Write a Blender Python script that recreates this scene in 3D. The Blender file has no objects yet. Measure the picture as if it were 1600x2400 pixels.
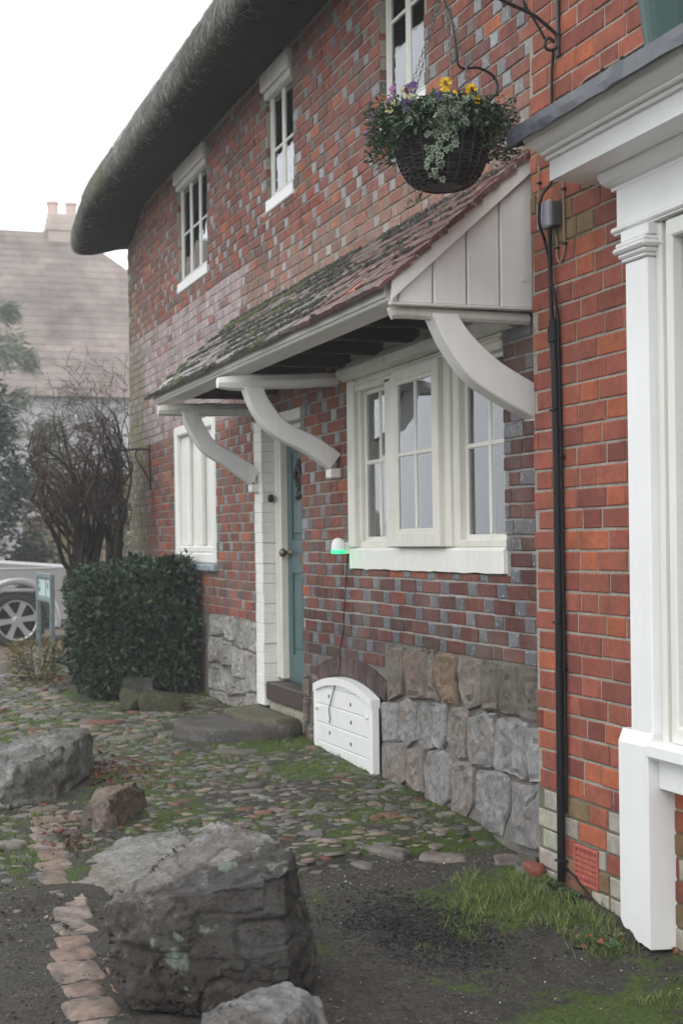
import bpy, bmesh, math, random
import numpy as np
from mathutils import Vector, Matrix, noise, Euler, Quaternion

SC = bpy.context.scene
COL = SC.collection
rnd = random.Random(11)
PI = math.pi

# ------------------------------------------------------------------ camera
F_PX = 3450.0
HYP = math.hypot(3450.0, 1190.0)
CZ, CX = 3450.0 / HYP, 1190.0 / HYP
CAM_H = 1.30
ROLL = 0.013
fwd = Vector((-CZ, CX, 0.0)); rgt = Vector((CX, CZ, 0.0)); upv = Vector((0, 0, 1.0))
up_c = (upv * math.cos(ROLL) + rgt * math.sin(ROLL)).normalized()
rt_c = (rgt * math.cos(ROLL) - upv * math.sin(ROLL)).normalized()
cam_d = bpy.data.cameras.new('camera')
cam = bpy.data.objects.new('camera', cam_d); COL.objects.link(cam)
m = Matrix((rt_c, up_c, -fwd)).transposed().to_4x4()
m.translation = Vector((0, 0, CAM_H))
cam.matrix_world = m
cam_d.sensor_fit = 'VERTICAL'; cam_d.sensor_height = 36.0; cam_d.sensor_width = 24.0
cam_d.lens = F_PX / 2400.0 * 36.0
cam_d.shift_y = 71.0 / 2400.0
cam_d.clip_start = 0.05; cam_d.clip_end = 600.0
cam_d.dof.use_dof = True; cam_d.dof.focus_distance = 5.9; cam_d.dof.aperture_fstop = 5.0
SC.camera = cam

# ------------------------------------------------------------------ world, sun, exposure
W = bpy.data.worlds.new('World'); SC.world = W; W.use_nodes = True
wt = W.node_tree; wt.nodes.clear()
w_out = wt.nodes.new('ShaderNodeOutputWorld'); w_bg = wt.nodes.new('ShaderNodeBackground')
w_sky = wt.nodes.new('ShaderNodeTexSky'); w_sky.sky_type = 'NISHITA'; w_sky.sun_disc = False
SUN_EL, SUN_AZ = math.radians(52), math.radians(0)
sun_dir = Vector((0.70, -0.52, 0.85)).normalized()          # direction towards the veiled sun
w_sky.sun_elevation = math.asin(sun_dir.z)
w_sky.sun_rotation = math.atan2(sun_dir.x, sun_dir.y)
w_sky.dust_density = 2.0; w_sky.air_density = 1.0; w_sky.ozone_density = 1.0
w_hsv = wt.nodes.new('ShaderNodeHueSaturation'); w_hsv.inputs['Saturation'].default_value = 0.16
w_bg.inputs['Strength'].default_value = 0.15
wt.links.new(w_sky.outputs[0], w_hsv.inputs['Color'])
w_mix = wt.nodes.new('ShaderNodeMix'); w_mix.data_type = 'RGBA'      # even white overcast veil over the clear-sky model
w_mix.inputs[0].default_value = 0.82; w_mix.inputs[7].default_value = (12.3, 12.7, 13.1, 1.0)
wt.links.new(w_hsv.outputs[0], w_mix.inputs[6]); wt.links.new(w_mix.outputs[2], w_bg.inputs[0])
wt.links.new(w_bg.outputs[0], w_out.inputs[0])
sun_d = bpy.data.lights.new('sun', 'SUN'); sun_d.energy = 0.85; sun_d.angle = math.radians(45); sun_d.color = (1.0, 0.97, 0.93)
sun = bpy.data.objects.new('sun', sun_d); COL.objects.link(sun)
sun.rotation_euler = (-sun_dir).to_track_quat('-Z', 'Y').to_euler(); sun.location = (0, -10, 20)
SC.view_settings.view_transform = 'Standard'; SC.view_settings.look = 'None'
SC.view_settings.exposure = 0.15; SC.view_settings.gamma = 1.0; SC.view_settings.use_curve_mapping = False
SC.render.engine = 'CYCLES'
cy = SC.cycles
cy.use_denoising = True
cy.max_bounces = 7; cy.diffuse_bounces = 4; cy.glossy_bounces = 3; cy.transmission_bounces = 4
cy.transparent_max_bounces = 12; cy.volume_bounces = 2

# ------------------------------------------------------------------ helpers
WL = {}


def nz(x, y, z=0.0):
    return noise.noise(Vector((x, y, z)))


def fbm(x, y, z=0.0, o=4):
    return noise.fractal(Vector((x, y, z)), 1.0, 2.0, o)


def sstep(a, b, x):
    if a == b:
        return 0.0 if x < a else 1.0
    t = max(0.0, min(1.0, (x - a) / (b - a)))
    return t * t * (3 - 2 * t)


def lerp(a, b, t):
    return a + (b - a) * t


def mixc(a, b, t):
    return tuple(lerp(a[i], b[i], t) for i in range(3))


def jit(c, v=0.1):
    k = 1 + rnd.uniform(-v, v)
    return tuple(max(0.0, x * k * (1 + rnd.uniform(-v * .3, v * .3))) for x in c)


def project(p):
    px, py, pz = p[0], p[1], p[2] - CAM_H
    d = -CZ * px + CX * py
    if d < 0.2:
        return None
    u = (CX * px + CZ * py) / d * F_PX; v = 71.0 - pz / d * F_PX
    du = u + ROLL * v; dv = v - ROLL * du
    return 800 + du, 1200 + dv, d


def in_view(p, m=30):
    q = project(p)
    return q is not None and -m < q[0] < 1600 + m and -m < q[1] < 2400 + m


# ---- materials
def new_mat(name):
    mt = bpy.data.materials.new(name); mt.use_nodes = True
    t = mt.node_tree; t.nodes.clear()
    out = t.nodes.new('ShaderNodeOutputMaterial'); bs = t.nodes.new('ShaderNodeBsdfPrincipled')
    t.links.new(bs.outputs[0], out.inputs[0])
    return mt, t, bs, out


def nd(t, typ, ins=None, **kw):
    n = t.nodes.new(typ)
    for k, v in kw.items():
        setattr(n, k, v)
    for k, v in (ins or {}).items():
        s = n.inputs[k]
        if isinstance(v, bpy.types.NodeSocket):
            t.links.new(v, s)
        else:
            s.default_value = v
    return n


def ramp(t, fac, stops):
    n = t.nodes.new('ShaderNodeValToRGB'); t.links.new(fac, n.inputs[0])
    el = n.color_ramp.elements
    while len(el) < len(stops):
        el.new(0.5)
    for e, (p, c) in zip(el, stops):
        e.position = p; e.color = (*c, 1) if len(c) == 3 else c
    return n.outputs[0]


def mapr(t, v, a, b, c, d):
    return nd(t, 'ShaderNodeMapRange', {'Value': v, 'From Min': a, 'From Max': b, 'To Min': c, 'To Max': d}).outputs[0]


def mixn(t, fac, a, b, mode='MIX'):
    n = t.nodes.new('ShaderNodeMix'); n.data_type = 'RGBA'; n.blend_type = mode
    for i, v in ((0, fac), (6, a), (7, b)):
        s = n.inputs[i]
        if isinstance(v, bpy.types.NodeSocket):
            t.links.new(v, s)
        elif i == 0:
            s.default_value = v
        else:
            s.default_value = (*v, 1) if len(v) == 3 else v
    return n.outputs[2]


def noise_t(t, vec, scale, detail=4, rough=.55, dist=0.0):
    return nd(t, 'ShaderNodeTexNoise', {'Vector': vec, 'Scale': scale, 'Detail': detail, 'Roughness': rough, 'Distortion': dist}).outputs[0]


def bump(t, bs, h, strength, dist=.01, prev=None):
    b = nd(t, 'ShaderNodeBump', {'Height': h, 'Strength': strength, 'Distance': dist})
    if prev is not None:
        t.links.new(prev, b.inputs['Normal'])
    t.links.new(b.outputs[0], bs.inputs['Normal'])
    return b.outputs[0]


def pos(t):
    return t.nodes.new('ShaderNodeNewGeometry').outputs['Position']


def piece_mat(name, rough=.85, grain=35, gvar=.25, big=4, bvar=.2, bumps=.35, bscale=120, speck=None, rrough=None, spec=.35, wash=None):
    """Colour comes from the face attribute 'bc' (joined pieces) or the object's own colour (single pieces)."""
    mt, t, bs, out = new_mat(name)
    p = pos(t)
    at = nd(t, 'ShaderNodeAttribute', attribute_name='bc').outputs['Color']
    oc = t.nodes.new('ShaderNodeObjectInfo').outputs['Color']
    base = mixn(t, 1.0, at, oc, 'ADD')
    n1 = noise_t(t, p, grain, 5, .65); n2 = noise_t(t, p, big, 3)
    g = nd(t, 'ShaderNodeMath', {0: mapr(t, n1, .3, .7, 1 - gvar, 1 + gvar), 1: mapr(t, n2, .3, .7, 1 - bvar, 1 + bvar)}, operation='MULTIPLY').outputs[0]
    c = mixn(t, 1.0, base, nd(t, 'ShaderNodeCombineColor', {0: g, 1: g, 2: g}).outputs[0], 'MULTIPLY')
    if speck:
        sc, th, col, amt = speck
        n3 = noise_t(t, p, sc, 6, .7)
        f = mapr(t, n3, th, th + .06, 0, amt)
        c = mixn(t, f, c, col)
    if wash:
        for sc3, th, col, amt in wash:
            nw = noise_t(t, nd(t, 'ShaderNodeMapping', {'Vector': p, 'Scale': sc3}).outputs[0], 1.0, 6, .68)
            c = mixn(t, mapr(t, nw, th, th + .2, 0, amt), c, col)
    t.links.new(c, bs.inputs['Base Color'])
    if rrough:
        t.links.new(mapr(t, n1, .35, .65, rrough[0], rrough[1]), bs.inputs['Roughness'])
    else:
        bs.inputs['Roughness'].default_value = rough
    bs.inputs['Specular IOR Level'].default_value = spec
    nb = noise_t(t, p, bscale, 4, .6)
    b1 = bump(t, bs, n1, bumps, .006)
    bump(t, bs, nb, bumps * .6, .002, b1)
    return mt


def paint_mat(name, col, rough=.45, dirt=.08, bumps=.08, grain=14, dirtcol=(.35, .34, .29), chip=None):
    mt, t, bs, out = new_mat(name)
    p = pos(t)
    n1 = noise_t(t, p, grain, 5, .6); n2 = noise_t(t, p, 2.3, 4)
    c = mixn(t, mapr(t, n2, .35, .75, 0, dirt * 1.6), col, dirtcol)
    c = mixn(t, mapr(t, n1, .5, .8, 0, dirt), c, dirtcol)
    mp = nd(t, 'ShaderNodeMapping', {'Vector': p, 'Scale': (22, 22, 1.6)})
    c = mixn(t, mapr(t, noise_t(t, mp.outputs[0], 1.0, 5, .65), .52, .78, 0, dirt * 2.2), c, dirtcol)
    if chip:
        n3 = noise_t(t, p, 60, 5, .7)
        c = mixn(t, mapr(t, n3, chip[0], chip[0] + .03, 0, 1), c, chip[1])
    t.links.new(c, bs.inputs['Base Color'])
    bs.inputs['Roughness'].default_value = rough
    b1 = bump(t, bs, n1, bumps, .006)
    bump(t, bs, noise_t(t, p, 160, 2), bumps * .5, .001, b1)
    return mt


def plain_mat(name, col, rough=.5, metal=0.0, var=.12, grain=30, bumps=.05, spec=.5):
    mt, t, bs, out = new_mat(name)
    p = pos(t)
    n1 = noise_t(t, p, grain, 4)
    g = mapr(t, n1, .3, .7, 1 - var, 1 + var)
    c = mixn(t, 1.0, col, nd(t, 'ShaderNodeCombineColor', {0: g, 1: g, 2: g}).outputs[0], 'MULTIPLY')
    t.links.new(c, bs.inputs['Base Color'])
    bs.inputs['Roughness'].default_value = rough; bs.inputs['Metallic'].default_value = metal
    bs.inputs['Specular IOR Level'].default_value = spec
    bump(t, bs, n1, bumps, .004)
    return mt


def leaf_mat(name, rough=.5, trans=.18, var=.3):
    mt, t, bs, out = new_mat(name)
    p = pos(t)
    at = nd(t, 'ShaderNodeAttribute', attribute_name='bc').outputs['Color']
    n1 = noise_t(t, p, 25, 3)
    g = mapr(t, n1, .3, .7, 1 - var, 1 + var)
    c = mixn(t, 1.0, at, nd(t, 'ShaderNodeCombineColor', {0: g, 1: g, 2: g}).outputs[0], 'MULTIPLY')
    t.links.new(c, bs.inputs['Base Color'])
    bs.inputs['Roughness'].default_value = rough
    tr = nd(t, 'ShaderNodeBsdfTranslucent', {'Color': c})
    mx = nd(t, 'ShaderNodeMixShader', {0: trans}); t.links.new(bs.outputs[0], mx.inputs[1]); t.links.new(tr.outputs[0], mx.inputs[2])
    t.links.new(mx.outputs[0], out.inputs[0])
    return mt


M = {}
M['brick'] = piece_mat('old_brick', grain=48, gvar=.28, big=13, bvar=.22, bumps=.45, bscale=170, speck=(70, .66, (.42, .38, .33), .55), wash=[((2.2, 2.2, 2.0), .44, (.205, .150, .128), .50), ((9, 9, 1.4), .54, (.060, .048, .044), .45), ((16, 16, 14), .60, (.30, .265, .235), .35)])
M['glazed'] = piece_mat('glazed_header', grain=40, gvar=.35, big=9, bvar=.2, bumps=.4, bscale=90, speck=(48, .58, (.50, .52, .54), .65), rrough=(.3, .6), spec=.6, wash=[((2.2, 2.2, 2.0), .44, (.205, .150, .128), .35), ((9, 9, 1.4), .54, (.060, .048, .044), .45), ((16, 16, 14), .60, (.30, .265, .235), .35)])
M['red_brick'] = piece_mat('red_brick', grain=30, gvar=.18, big=9, bvar=.2, bumps=.22, bscale=200, speck=(95, .69, (.5, .42, .36), .5), wash=[((2.6, 2.6, 2.2), .50, (.185, .075, .045), .45), ((11, 11, 1.6), .58, (.095, .048, .036), .40), ((20, 20, 16), .66, (.36, .22, .16), .30)])
M['mortar'] = piece_mat('lime_mortar', rough=.95, grain=90, gvar=.35, big=6, bvar=.2, bumps=.9, bscale=240, speck=(110, .6, (.55, .53, .47), .5))
M['stone'] = piece_mat('sarsen_stone', rough=.85, grain=34, gvar=.42, big=9, bvar=.3, bumps=1.0, bscale=90, speck=(60, .64, (.42, .42, .40), .5))
def stone_mat():
    mt = piece_mat('plinth_sarsen', rough=.85, grain=40, gvar=.35, big=11, bvar=.3, bumps=1.0, bscale=95, speck=(55, .63, (.40, .40, .38), .5))
    t = mt.node_tree; bs = [n for n in t.nodes if n.type == 'BSDF_PRINCIPLED'][0]
    p = pos(t); src = bs.inputs['Base Color'].links[0].from_socket
    n1 = noise_t(t, p, 7, 6, .7, .8); n2 = noise_t(t, p, 3.1, 5, .65)
    c = mixn(t, mapr(t, n1, .50, .66, 0, .55), src, (.17, .125, .092))
    c = mixn(t, mapr(t, n2, .54, .64, 0, .5), c, (.075, .068, .06))
    t.links.new(c, bs.inputs['Base Color'])
    return mt


M['plinth'] = stone_mat()
M['path'] = piece_mat('worn_path_brick', grain=40, gvar=.3, big=16, bvar=.3, bumps=.6, bscale=130, rrough=(.5, .85), wash=[((11, 11, 11), .46, (.050, .042, .036), .85), ((5, 5, 5), .58, (.055, .068, .022), .6)])
M['cobble'] = piece_mat('cobble_stone', grain=50, gvar=.3, big=9, bvar=.25, bumps=.5, bscale=120, rrough=(.38, .75))
M['tile'] = piece_mat('clay_tile', grain=55, gvar=.35, big=14, bvar=.25, bumps=.6, bscale=130, speck=(34, .56, (.40, .39, .36), .8), rrough=(.25, .6), spec=.5)
M['white'] = paint_mat('white_gloss_paint', (.80, .80, .79), .38, .05, .06)
M['porch_white'] = paint_mat('porch_white_paint', (.80, .79, .775), .42, .10, .08)
M['cream'] = paint_mat('cream_paint', (.73, .71, .64), .5, .16, .25, grain=9)
M['old_white'] = paint_mat('old_white_paint', (.70, .69, .64), .55, .22, .5, grain=22)
M['white_brick'] = paint_mat('painted_masonry', (.78, .77, .73), .6, .12, .6, grain=18)
M['shop_cream'] = paint_mat('shop_cream_paint', (.72, .72, .67), .45, .06, .04)
M['base_paint'] = paint_mat('weathered_white_paint', (.80, .80, .79), .4, .05, .06, chip=(.735, (.05, .05, .045)))
M['teal'] = paint_mat('teal_door_paint', (.042, .098, .104), .35, .10, .05, dirtcol=(.03, .07, .08))
M['dark_wood'] = plain_mat('dark_stained_wood', (.022, .012, .009), .85, var=.3, grain=18, spec=.12)
M['sill_wood'] = plain_mat('brown_threshold_wood', (.045, .028, .026), .5, var=.3)
M['iron'] = plain_mat('black_iron', (.018, .018, .019), .45, .3, var=.3, grain=50)
M['black_plastic'] = plain_mat('black_cable_sheath', (.008, .008, .009), .45, var=.2, spec=.25)
M['tan_cable'] = plain_mat('tan_cable_sheath', (.25, .17, .12), .5)
M['box_grey'] = plain_mat('grey_junction_plastic', (.27, .28, .31), .4, var=.1)
M['box_dark'] = plain_mat('dark_junction_plastic', (.06, .06, .06), .5)
M['lead'] = plain_mat('lead_sheet', (.062, .066, .085), .38, .35, var=.35, grain=9, bumps=.25)
M['terracotta'] = plain_mat('terracotta', (.36, .085, .06), .75, var=.2, grain=60, bumps=.2)
M['brass'] = plain_mat('aged_brass', (.20, .15, .10), .35, .8)
M['dark_hole'] = plain_mat('dark_recess', (.008, .008, .008), .9)
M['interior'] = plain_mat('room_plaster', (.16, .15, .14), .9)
M['curtain'] = plain_mat('grey_curtain_cloth', (.34, .33, .31), .9, var=.1)
M['green_plastic'] = plain_mat('green_plastic_pot', (.018, .064, .058), .45, var=.12, grain=8)
M['galv'] = plain_mat('galvanised_steel', (.22, .26, .27), .45, .5, var=.2)
M['chain'] = plain_mat('dull_chain_steel', (.12, .12, .12), .45, .6, var=.2)
M['sign_plate'] = plain_mat('pale_sign_plate', (.50, .62, .60), .4, var=.08)
M['sign_green'] = plain_mat('sign_green_lines', (.06, .16, .15), .5)
M['wicker'] = piece_mat('dark_wicker', rough=.55, grain=60, gvar=.5, big=12, bvar=.4, bumps=.5, bscale=150, spec=.4)
M['leaf'] = leaf_mat('leaf')
M['dry_leaf'] = leaf_mat('dry_leaf', .6, .15)
M['petal'] = leaf_mat('petal', .5, .35, .12)
M['grass'] = leaf_mat('grass_blade', .5, .3)
M['bark'] = piece_mat('dark_bark', rough=.85, grain=60, gvar=.45, big=8, bvar=.3, bumps=.8, bscale=90)
M['car_paint'] = plain_mat('silver_car_paint', (.40, .40, .40), .25, .35, var=.03, grain=200, bumps=0.0)
M['car_white'] = plain_mat('white_car_paint', (.62, .66, .74), .25, .0, var=.03, bumps=0.0)
M['car_glass'] = plain_mat('tinted_car_glass', (.02, .022, .025), .06, var=.02, bumps=0.0)
M['tyre'] = plain_mat('tyre_rubber', (.016, .016, .018), .75)
M['alloy'] = plain_mat('alloy_wheel', (.50, .51, .52), .32, .7, var=.05)
M['head_lens'] = plain_mat('headlight_lens', (.75, .76, .78), .08, .2, var=.02, bumps=0.0)
M['chip'] = piece_mat('stone_chip', rough=.7, grain=80, gvar=.2, spec=.4)


def lead_mat():
    mt, t, bs, out = new_mat('weathered_lead')
    p = pos(t); n1 = noise_t(t, p, 9, 5, .6); n2 = noise_t(t, nd(t, 'ShaderNodeMapping', {'Vector': p, 'Scale': (28, 6, 9)}).outputs[0], 1.0, 5, .7)
    c = mixn(t, mapr(t, n1, .4, .62, 0, 1), (.040, .043, .055), (.075, .080, .098))
    c = mixn(t, mapr(t, n2, .62, .74, 0, .75), c, (.26, .27, .29))
    t.links.new(c, bs.inputs['Base Color']); t.links.new(mapr(t, n1, .3, .7, .3, .6), bs.inputs['Roughness'])
    bs.inputs['Specular IOR Level'].default_value = .6
    bump(t, bs, n1, .4, .01)
    return mt


M['lead'] = lead_mat()


def glass_mat():
    mt, t, bs, out = new_mat('old_window_glass')
    t.nodes.remove(bs)
    p = pos(t)
    n1 = noise_t(t, p, 3.0, 2)
    b = nd(t, 'ShaderNodeBump', {'Height': n1, 'Strength': .12, 'Distance': .02})
    fr = nd(t, 'ShaderNodeFresnel', {'IOR': 1.62})
    f2 = nd(t, 'ShaderNodeMath', {0: fr.outputs[0], 1: 1.55}, operation='MULTIPLY'); f2.use_clamp = True
    tr = nd(t, 'ShaderNodeBsdfTransparent', {'Color': (.86, .89, .88, 1)})
    gl = nd(t, 'ShaderNodeBsdfGlossy', {'Color': (.95, .97, 1.0, 1), 'Roughness': .015}); t.links.new(b.outputs[0], gl.inputs['Normal'])
    mx = nd(t, 'ShaderNodeMixShader', {0: f2.outputs[0]})
    t.links.new(tr.outputs[0], mx.inputs[1]); t.links.new(gl.outputs[0], mx.inputs[2]); t.links.new(mx.outputs[0], out.inputs[0])
    return mt


M['glass'] = glass_mat()


def thatch_mat():
    mt, t, bs, out = new_mat('weathered_thatch')
    p = pos(t)
    mp = nd(t, 'ShaderNodeMapping', {'Vector': p, 'Scale': (60, 9, 9)})
    n1 = noise_t(t, mp.outputs[0], 1.6, 6, .7)
    n2 = noise_t(t, p, 1.1, 4)
    n3 = noise_t(t, p, 7.0, 5, .65)
    c = ramp(t, n1, [(.28, (.045, .044, .040)), (.48, (.20, .198, .182)), (.70, (.44, .44, .405))])
    c = mixn(t, mapr(t, n2, .4, .62, 0, .6), c, (.10, .115, .085))
    c = mixn(t, mapr(t, n3, .60, .70, 0, .75), c, (.14, .15, .03))
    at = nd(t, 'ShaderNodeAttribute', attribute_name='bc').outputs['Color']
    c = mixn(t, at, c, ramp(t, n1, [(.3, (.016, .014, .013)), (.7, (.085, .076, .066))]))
    t.links.new(c, bs.inputs['Base Color']); bs.inputs['Roughness'].default_value = .95
    bs.inputs['Specular IOR Level'].default_value = .12
    b1 = bump(t, bs, n1, .9, .03)
    bump(t, bs, noise_t(t, p, 55, 5, .7), .7, .012, b1)
    return mt


M['thatch'] = thatch_mat()


def rock_mat(name, base, lo, lichen=.5, lscale=7.0, lcol=(.34, .40, .33), rough=(.45, .85), seed=0.0, tint=None):
    mt, t, bs, out = new_mat(name)
    p0 = pos(t)
    p = nd(t, 'ShaderNodeVectorMath', {0: p0, 1: (seed, seed * 1.7, seed * .6)}, operation='ADD').outputs[0]
    n1 = noise_t(t, p, 6.5, 8, .68, .6); n2 = noise_t(t, p, 46, 8, .78); n3 = noise_t(t, p, 2.2, 4)
    c = ramp(t, n1, [(.34, lo), (.47, mixc(lo, base, .45)), (.60, base), (.78, mixc(base, (.5, .48, .46), .35))])
    c = mixn(t, mapr(t, n3, .45, .65, 0, .55), c, (lo[0] * 1.5, lo[1] * 1.25, lo[2] * .95))
    g = mapr(t, n2, .32, .68, .55, 1.4)
    c = mixn(t, 1.0, c, nd(t, 'ShaderNodeCombineColor', {0: g, 1: g, 2: g}).outputs[0], 'MULTIPLY')
    if tint:  # darkens one side past a ragged plane across the given direction
        dv, off, scol = tint
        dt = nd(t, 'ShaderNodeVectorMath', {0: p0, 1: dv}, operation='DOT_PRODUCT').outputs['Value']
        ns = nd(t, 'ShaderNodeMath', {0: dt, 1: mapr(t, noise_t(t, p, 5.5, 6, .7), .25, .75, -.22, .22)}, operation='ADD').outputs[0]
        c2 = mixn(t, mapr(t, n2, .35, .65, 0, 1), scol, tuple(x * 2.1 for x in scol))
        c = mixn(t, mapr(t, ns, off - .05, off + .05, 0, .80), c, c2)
    # crusty lichen: ragged rosettes of several sizes, gathered in colonies
    wv = nd(t, 'ShaderNodeVectorMath', {0: p, 1: nd(t, 'ShaderNodeVectorMath', {0: nd(t, 'ShaderNodeTexNoise', {'Vector': p, 'Scale': 34.0, 'Detail': 6.0, 'Roughness': .7}).outputs['Color'], 'Scale': .085}, operation='SCALE').outputs[0]}, operation='ADD').outputs[0]
    colony = mapr(t, noise_t(t, p, 3.4, 4, .6), .62 - lichen * .32, .72 - lichen * .25, 0, 1)
    for vs_, mx_ in ((lscale, .40), (lscale * 2.6, .42)):
        vo = nd(t, 'ShaderNodeTexVoronoi', {'Vector': wv, 'Scale': vs_, 'Randomness': 1.0})
        rr = nd(t, 'ShaderNodeSeparateColor', {'Color': vo.outputs['Color']})
        size = nd(t, 'ShaderNodeMath', {0: mapr(t, rr.outputs[0], 1 - min(1, lichen * 1.4), 1.0, 0.0, mx_), 1: colony}, operation='MULTIPLY').outputs[0]
        lf = mapr(t, nd(t, 'ShaderNodeMath', {0: size, 1: vo.outputs['Distance']}, operation='SUBTRACT').outputs[0], 0.0, .10, 0, .8)
        lc = mixn(t, mapr(t, n2, .35, .65, 0, 1), tuple(x * .75 for x in lcol), tuple(x * 1.25 for x in lcol))
        c = mixn(t, lf, c, lc)
    t.links.new(c, bs.inputs['Base Color'])
    t.links.new(mapr(t, n1, .35, .65, rough[0], rough[1]), bs.inputs['Roughness'])
    bs.inputs['Specular IOR Level'].default_value = .4
    b1 = bump(t, bs, n1, 1.0, .06)
    b2 = bump(t, bs, n2, 1.0, .016, b1)
    bump(t, bs, noise_t(t, p, 140, 4, .7), .5, .004, b2)
    return mt


# ---- meshes
class MB:
    def __init__(s):
        s.v = []; s.f = []; s.c = []

    def add(s, vs, fs, col=(0, 0, 0)):
        o = len(s.v)
        s.v.extend([tuple(v) for v in vs]); s.f.extend([tuple(i + o for i in f) for f in fs])
        if col and not isinstance(col[0], (int, float)):
            s.c.extend(col)
        else:
            s.c.extend([col] * len(fs))

    def mesh(s, name, mat, smooth=False, center=None, attr=True):
        me = bpy.data.meshes.new(name)
        v = np.array(s.v, dtype=np.float64).reshape(-1, 3)
        if center is None:
            center = (v.min(0) + v.max(0)) / 2
        v = v - np.array(center)
        me.from_pydata(v.tolist(), [], s.f)
        me.materials.append(mat)
        if attr and s.c:
            a = me.attributes.new('bc', 'FLOAT_COLOR', 'FACE')
            arr = np.ones((len(s.f), 4), dtype=np.float32); arr[:, :3] = np.array(s.c, dtype=np.float32)
            a.data.foreach_set('color', arr.ravel())
        if smooth:
            me.polygons.foreach_set('use_smooth', [True] * len(me.polygons))
        me.update()
        return me, Vector(center)

    def build(s, name, mat, parent=None, smooth=False, kind=None, center=None, attr=True, label=None):
        if not s.v:
            return None
        me, c = s.mesh(name, mat, smooth, center, attr)
        o = bpy.data.objects.new(name, me)
        link(o, parent, c)
        o.color = (0, 0, 0, 1)
        if kind:
            o['kind'] = kind
        if label:
            o['label'] = label
        return o


def link(o, parent, wloc):
    COL.objects.link(o)
    wloc = Vector(wloc)
    WL[o.name] = wloc
    if parent is not None:
        o.parent = parent
        o.location = wloc - WL[parent.name]
    else:
        o.location = wloc


def tag(o, label, cat, group=None):
    o['label'] = label; o['category'] = cat
    if group:
        o['group'] = group
    return o


def thing(name, label, cat, loc, group=None):
    o = bpy.data.objects.new(name, None); o.empty_display_size = .1
    link(o, None, loc)
    return tag(o, label, cat, group)


def sub(name, parent, loc):
    o = bpy.data.objects.new(name, None); o.empty_display_size = .1
    link(o, parent, loc)
    return o


def inst(name, me, wloc, rot=(0, 0, 0), scale=(1, 1, 1), col=(.5, .5, .5), parent=None):
    o = bpy.data.objects.new(name, me)
    link(o, parent, wloc)
    o.rotation_euler = rot; o.scale = scale; o.color = (*col, 1)
    return o


def cbox(mb, x0, x1, y0, y1, z0, z1, col=(0, 0, 0), b=.004, mat4=None):
    """box with chamfered edges"""
    b = min(b, (x1 - x0) * .45, (y1 - y0) * .45, (z1 - z0) * .45)
    vs = []; idx = {}
    X = (x0, x1); Y = (y0, y1); Z = (z0, z1)
    for i in (0, 1):
        for j in (0, 1):
            for k in (0, 1):
                sx, sy, sz = (1 if i == 0 else -1) * b, (1 if j == 0 else -1) * b, (1 if k == 0 else -1) * b
                for a, p in enumerate(((X[i], Y[j] + sy, Z[k] + sz), (X[i] + sx, Y[j], Z[k] + sz), (X[i] + sx, Y[j] + sy, Z[k]))):
                    idx[(i, j, k, a)] = len(vs); vs.append(p)
    fs = []
    g = lambda i, j, k, a: idx[(i, j, k, a)]
    for i in (0, 1):
        q = [g(i, 0, 0, 0), g(i, 1, 0, 0), g(i, 1, 1, 0), g(i, 0, 1, 0)]; fs.append(q if i else q[::-1])
        q = [g(0, i, 0, 1), g(1, i, 0, 1), g(1, i, 1, 1), g(0, i, 1, 1)]; fs.append(q[::-1] if i else q)
        q = [g(0, 0, i, 2), g(1, 0, i, 2), g(1, 1, i, 2), g(0, 1, i, 2)]; fs.append(q if i else q[::-1])
    for i in (0, 1):
        for j in (0, 1):
            q = [g(i, j, 0, 0), g(i, j, 0, 1), g(i, j, 1, 1), g(i, j, 1, 0)]; fs.append(q if (i + j) % 2 else q[::-1])
            q = [g(i, 0, j, 0), g(i, 0, j, 2), g(i, 1, j, 2), g(i, 1, j, 0)]; fs.append(q if (i + j) % 2 == 0 else q[::-1])
            q = [g(0, i, j, 1), g(0, i, j, 2), g(1, i, j, 2), g(1, i, j, 1)]; fs.append(q if (i + j) % 2 else q[::-1])
            for k in (0, 1):
                q = [g(i, j, k, 0), g(i, j, k, 1), g(i, j, k, 2)]; fs.append(q if (i + j + k) % 2 else q[::-1])
    if mat4 is not None:
        vs = [tuple(mat4 @ Vector(v)) for v in vs]
    mb.add(vs, fs, col)


def tube(mb, pts, radii, n=8, col=(0, 0, 0), caps=True):
    pts = [Vector(p) for p in pts]
    if not isinstance(radii, (list, tuple)):
        radii = [radii] * len(pts)
    vs = []; fs = []
    t0 = (pts[1] - pts[0]).normalized()
    a = t0.orthogonal().normalized()
    for i, p in enumerate(pts):
        if i == 0:
            t = (pts[1] - p)
        elif i == len(pts) - 1:
            t = (p - pts[i - 1])
        else:
            t = (pts[i + 1] - pts[i - 1])
        if t.length < 1e-9:
            t = t0.copy()
        t.normalize()
        a = (a - t * a.dot(t))
        a = a.normalized() if a.length > 1e-6 else t.orthogonal().normalized()
        bb = t.cross(a)
        for k in range(n):
            an = 2 * PI * k / n
            vs.append(p + (a * math.cos(an) + bb * math.sin(an)) * radii[i])
    for i in range(len(pts) - 1):
        for k in range(n):
            fs.append((i * n + k, i * n + (k + 1) % n, (i + 1) * n + (k + 1) % n, (i + 1) * n + k))
    if caps:
        fs.append(tuple(range(n - 1, -1, -1))); fs.append(tuple((len(pts) - 1) * n + k for k in range(n)))
    mb.add(vs, fs, col)


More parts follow.
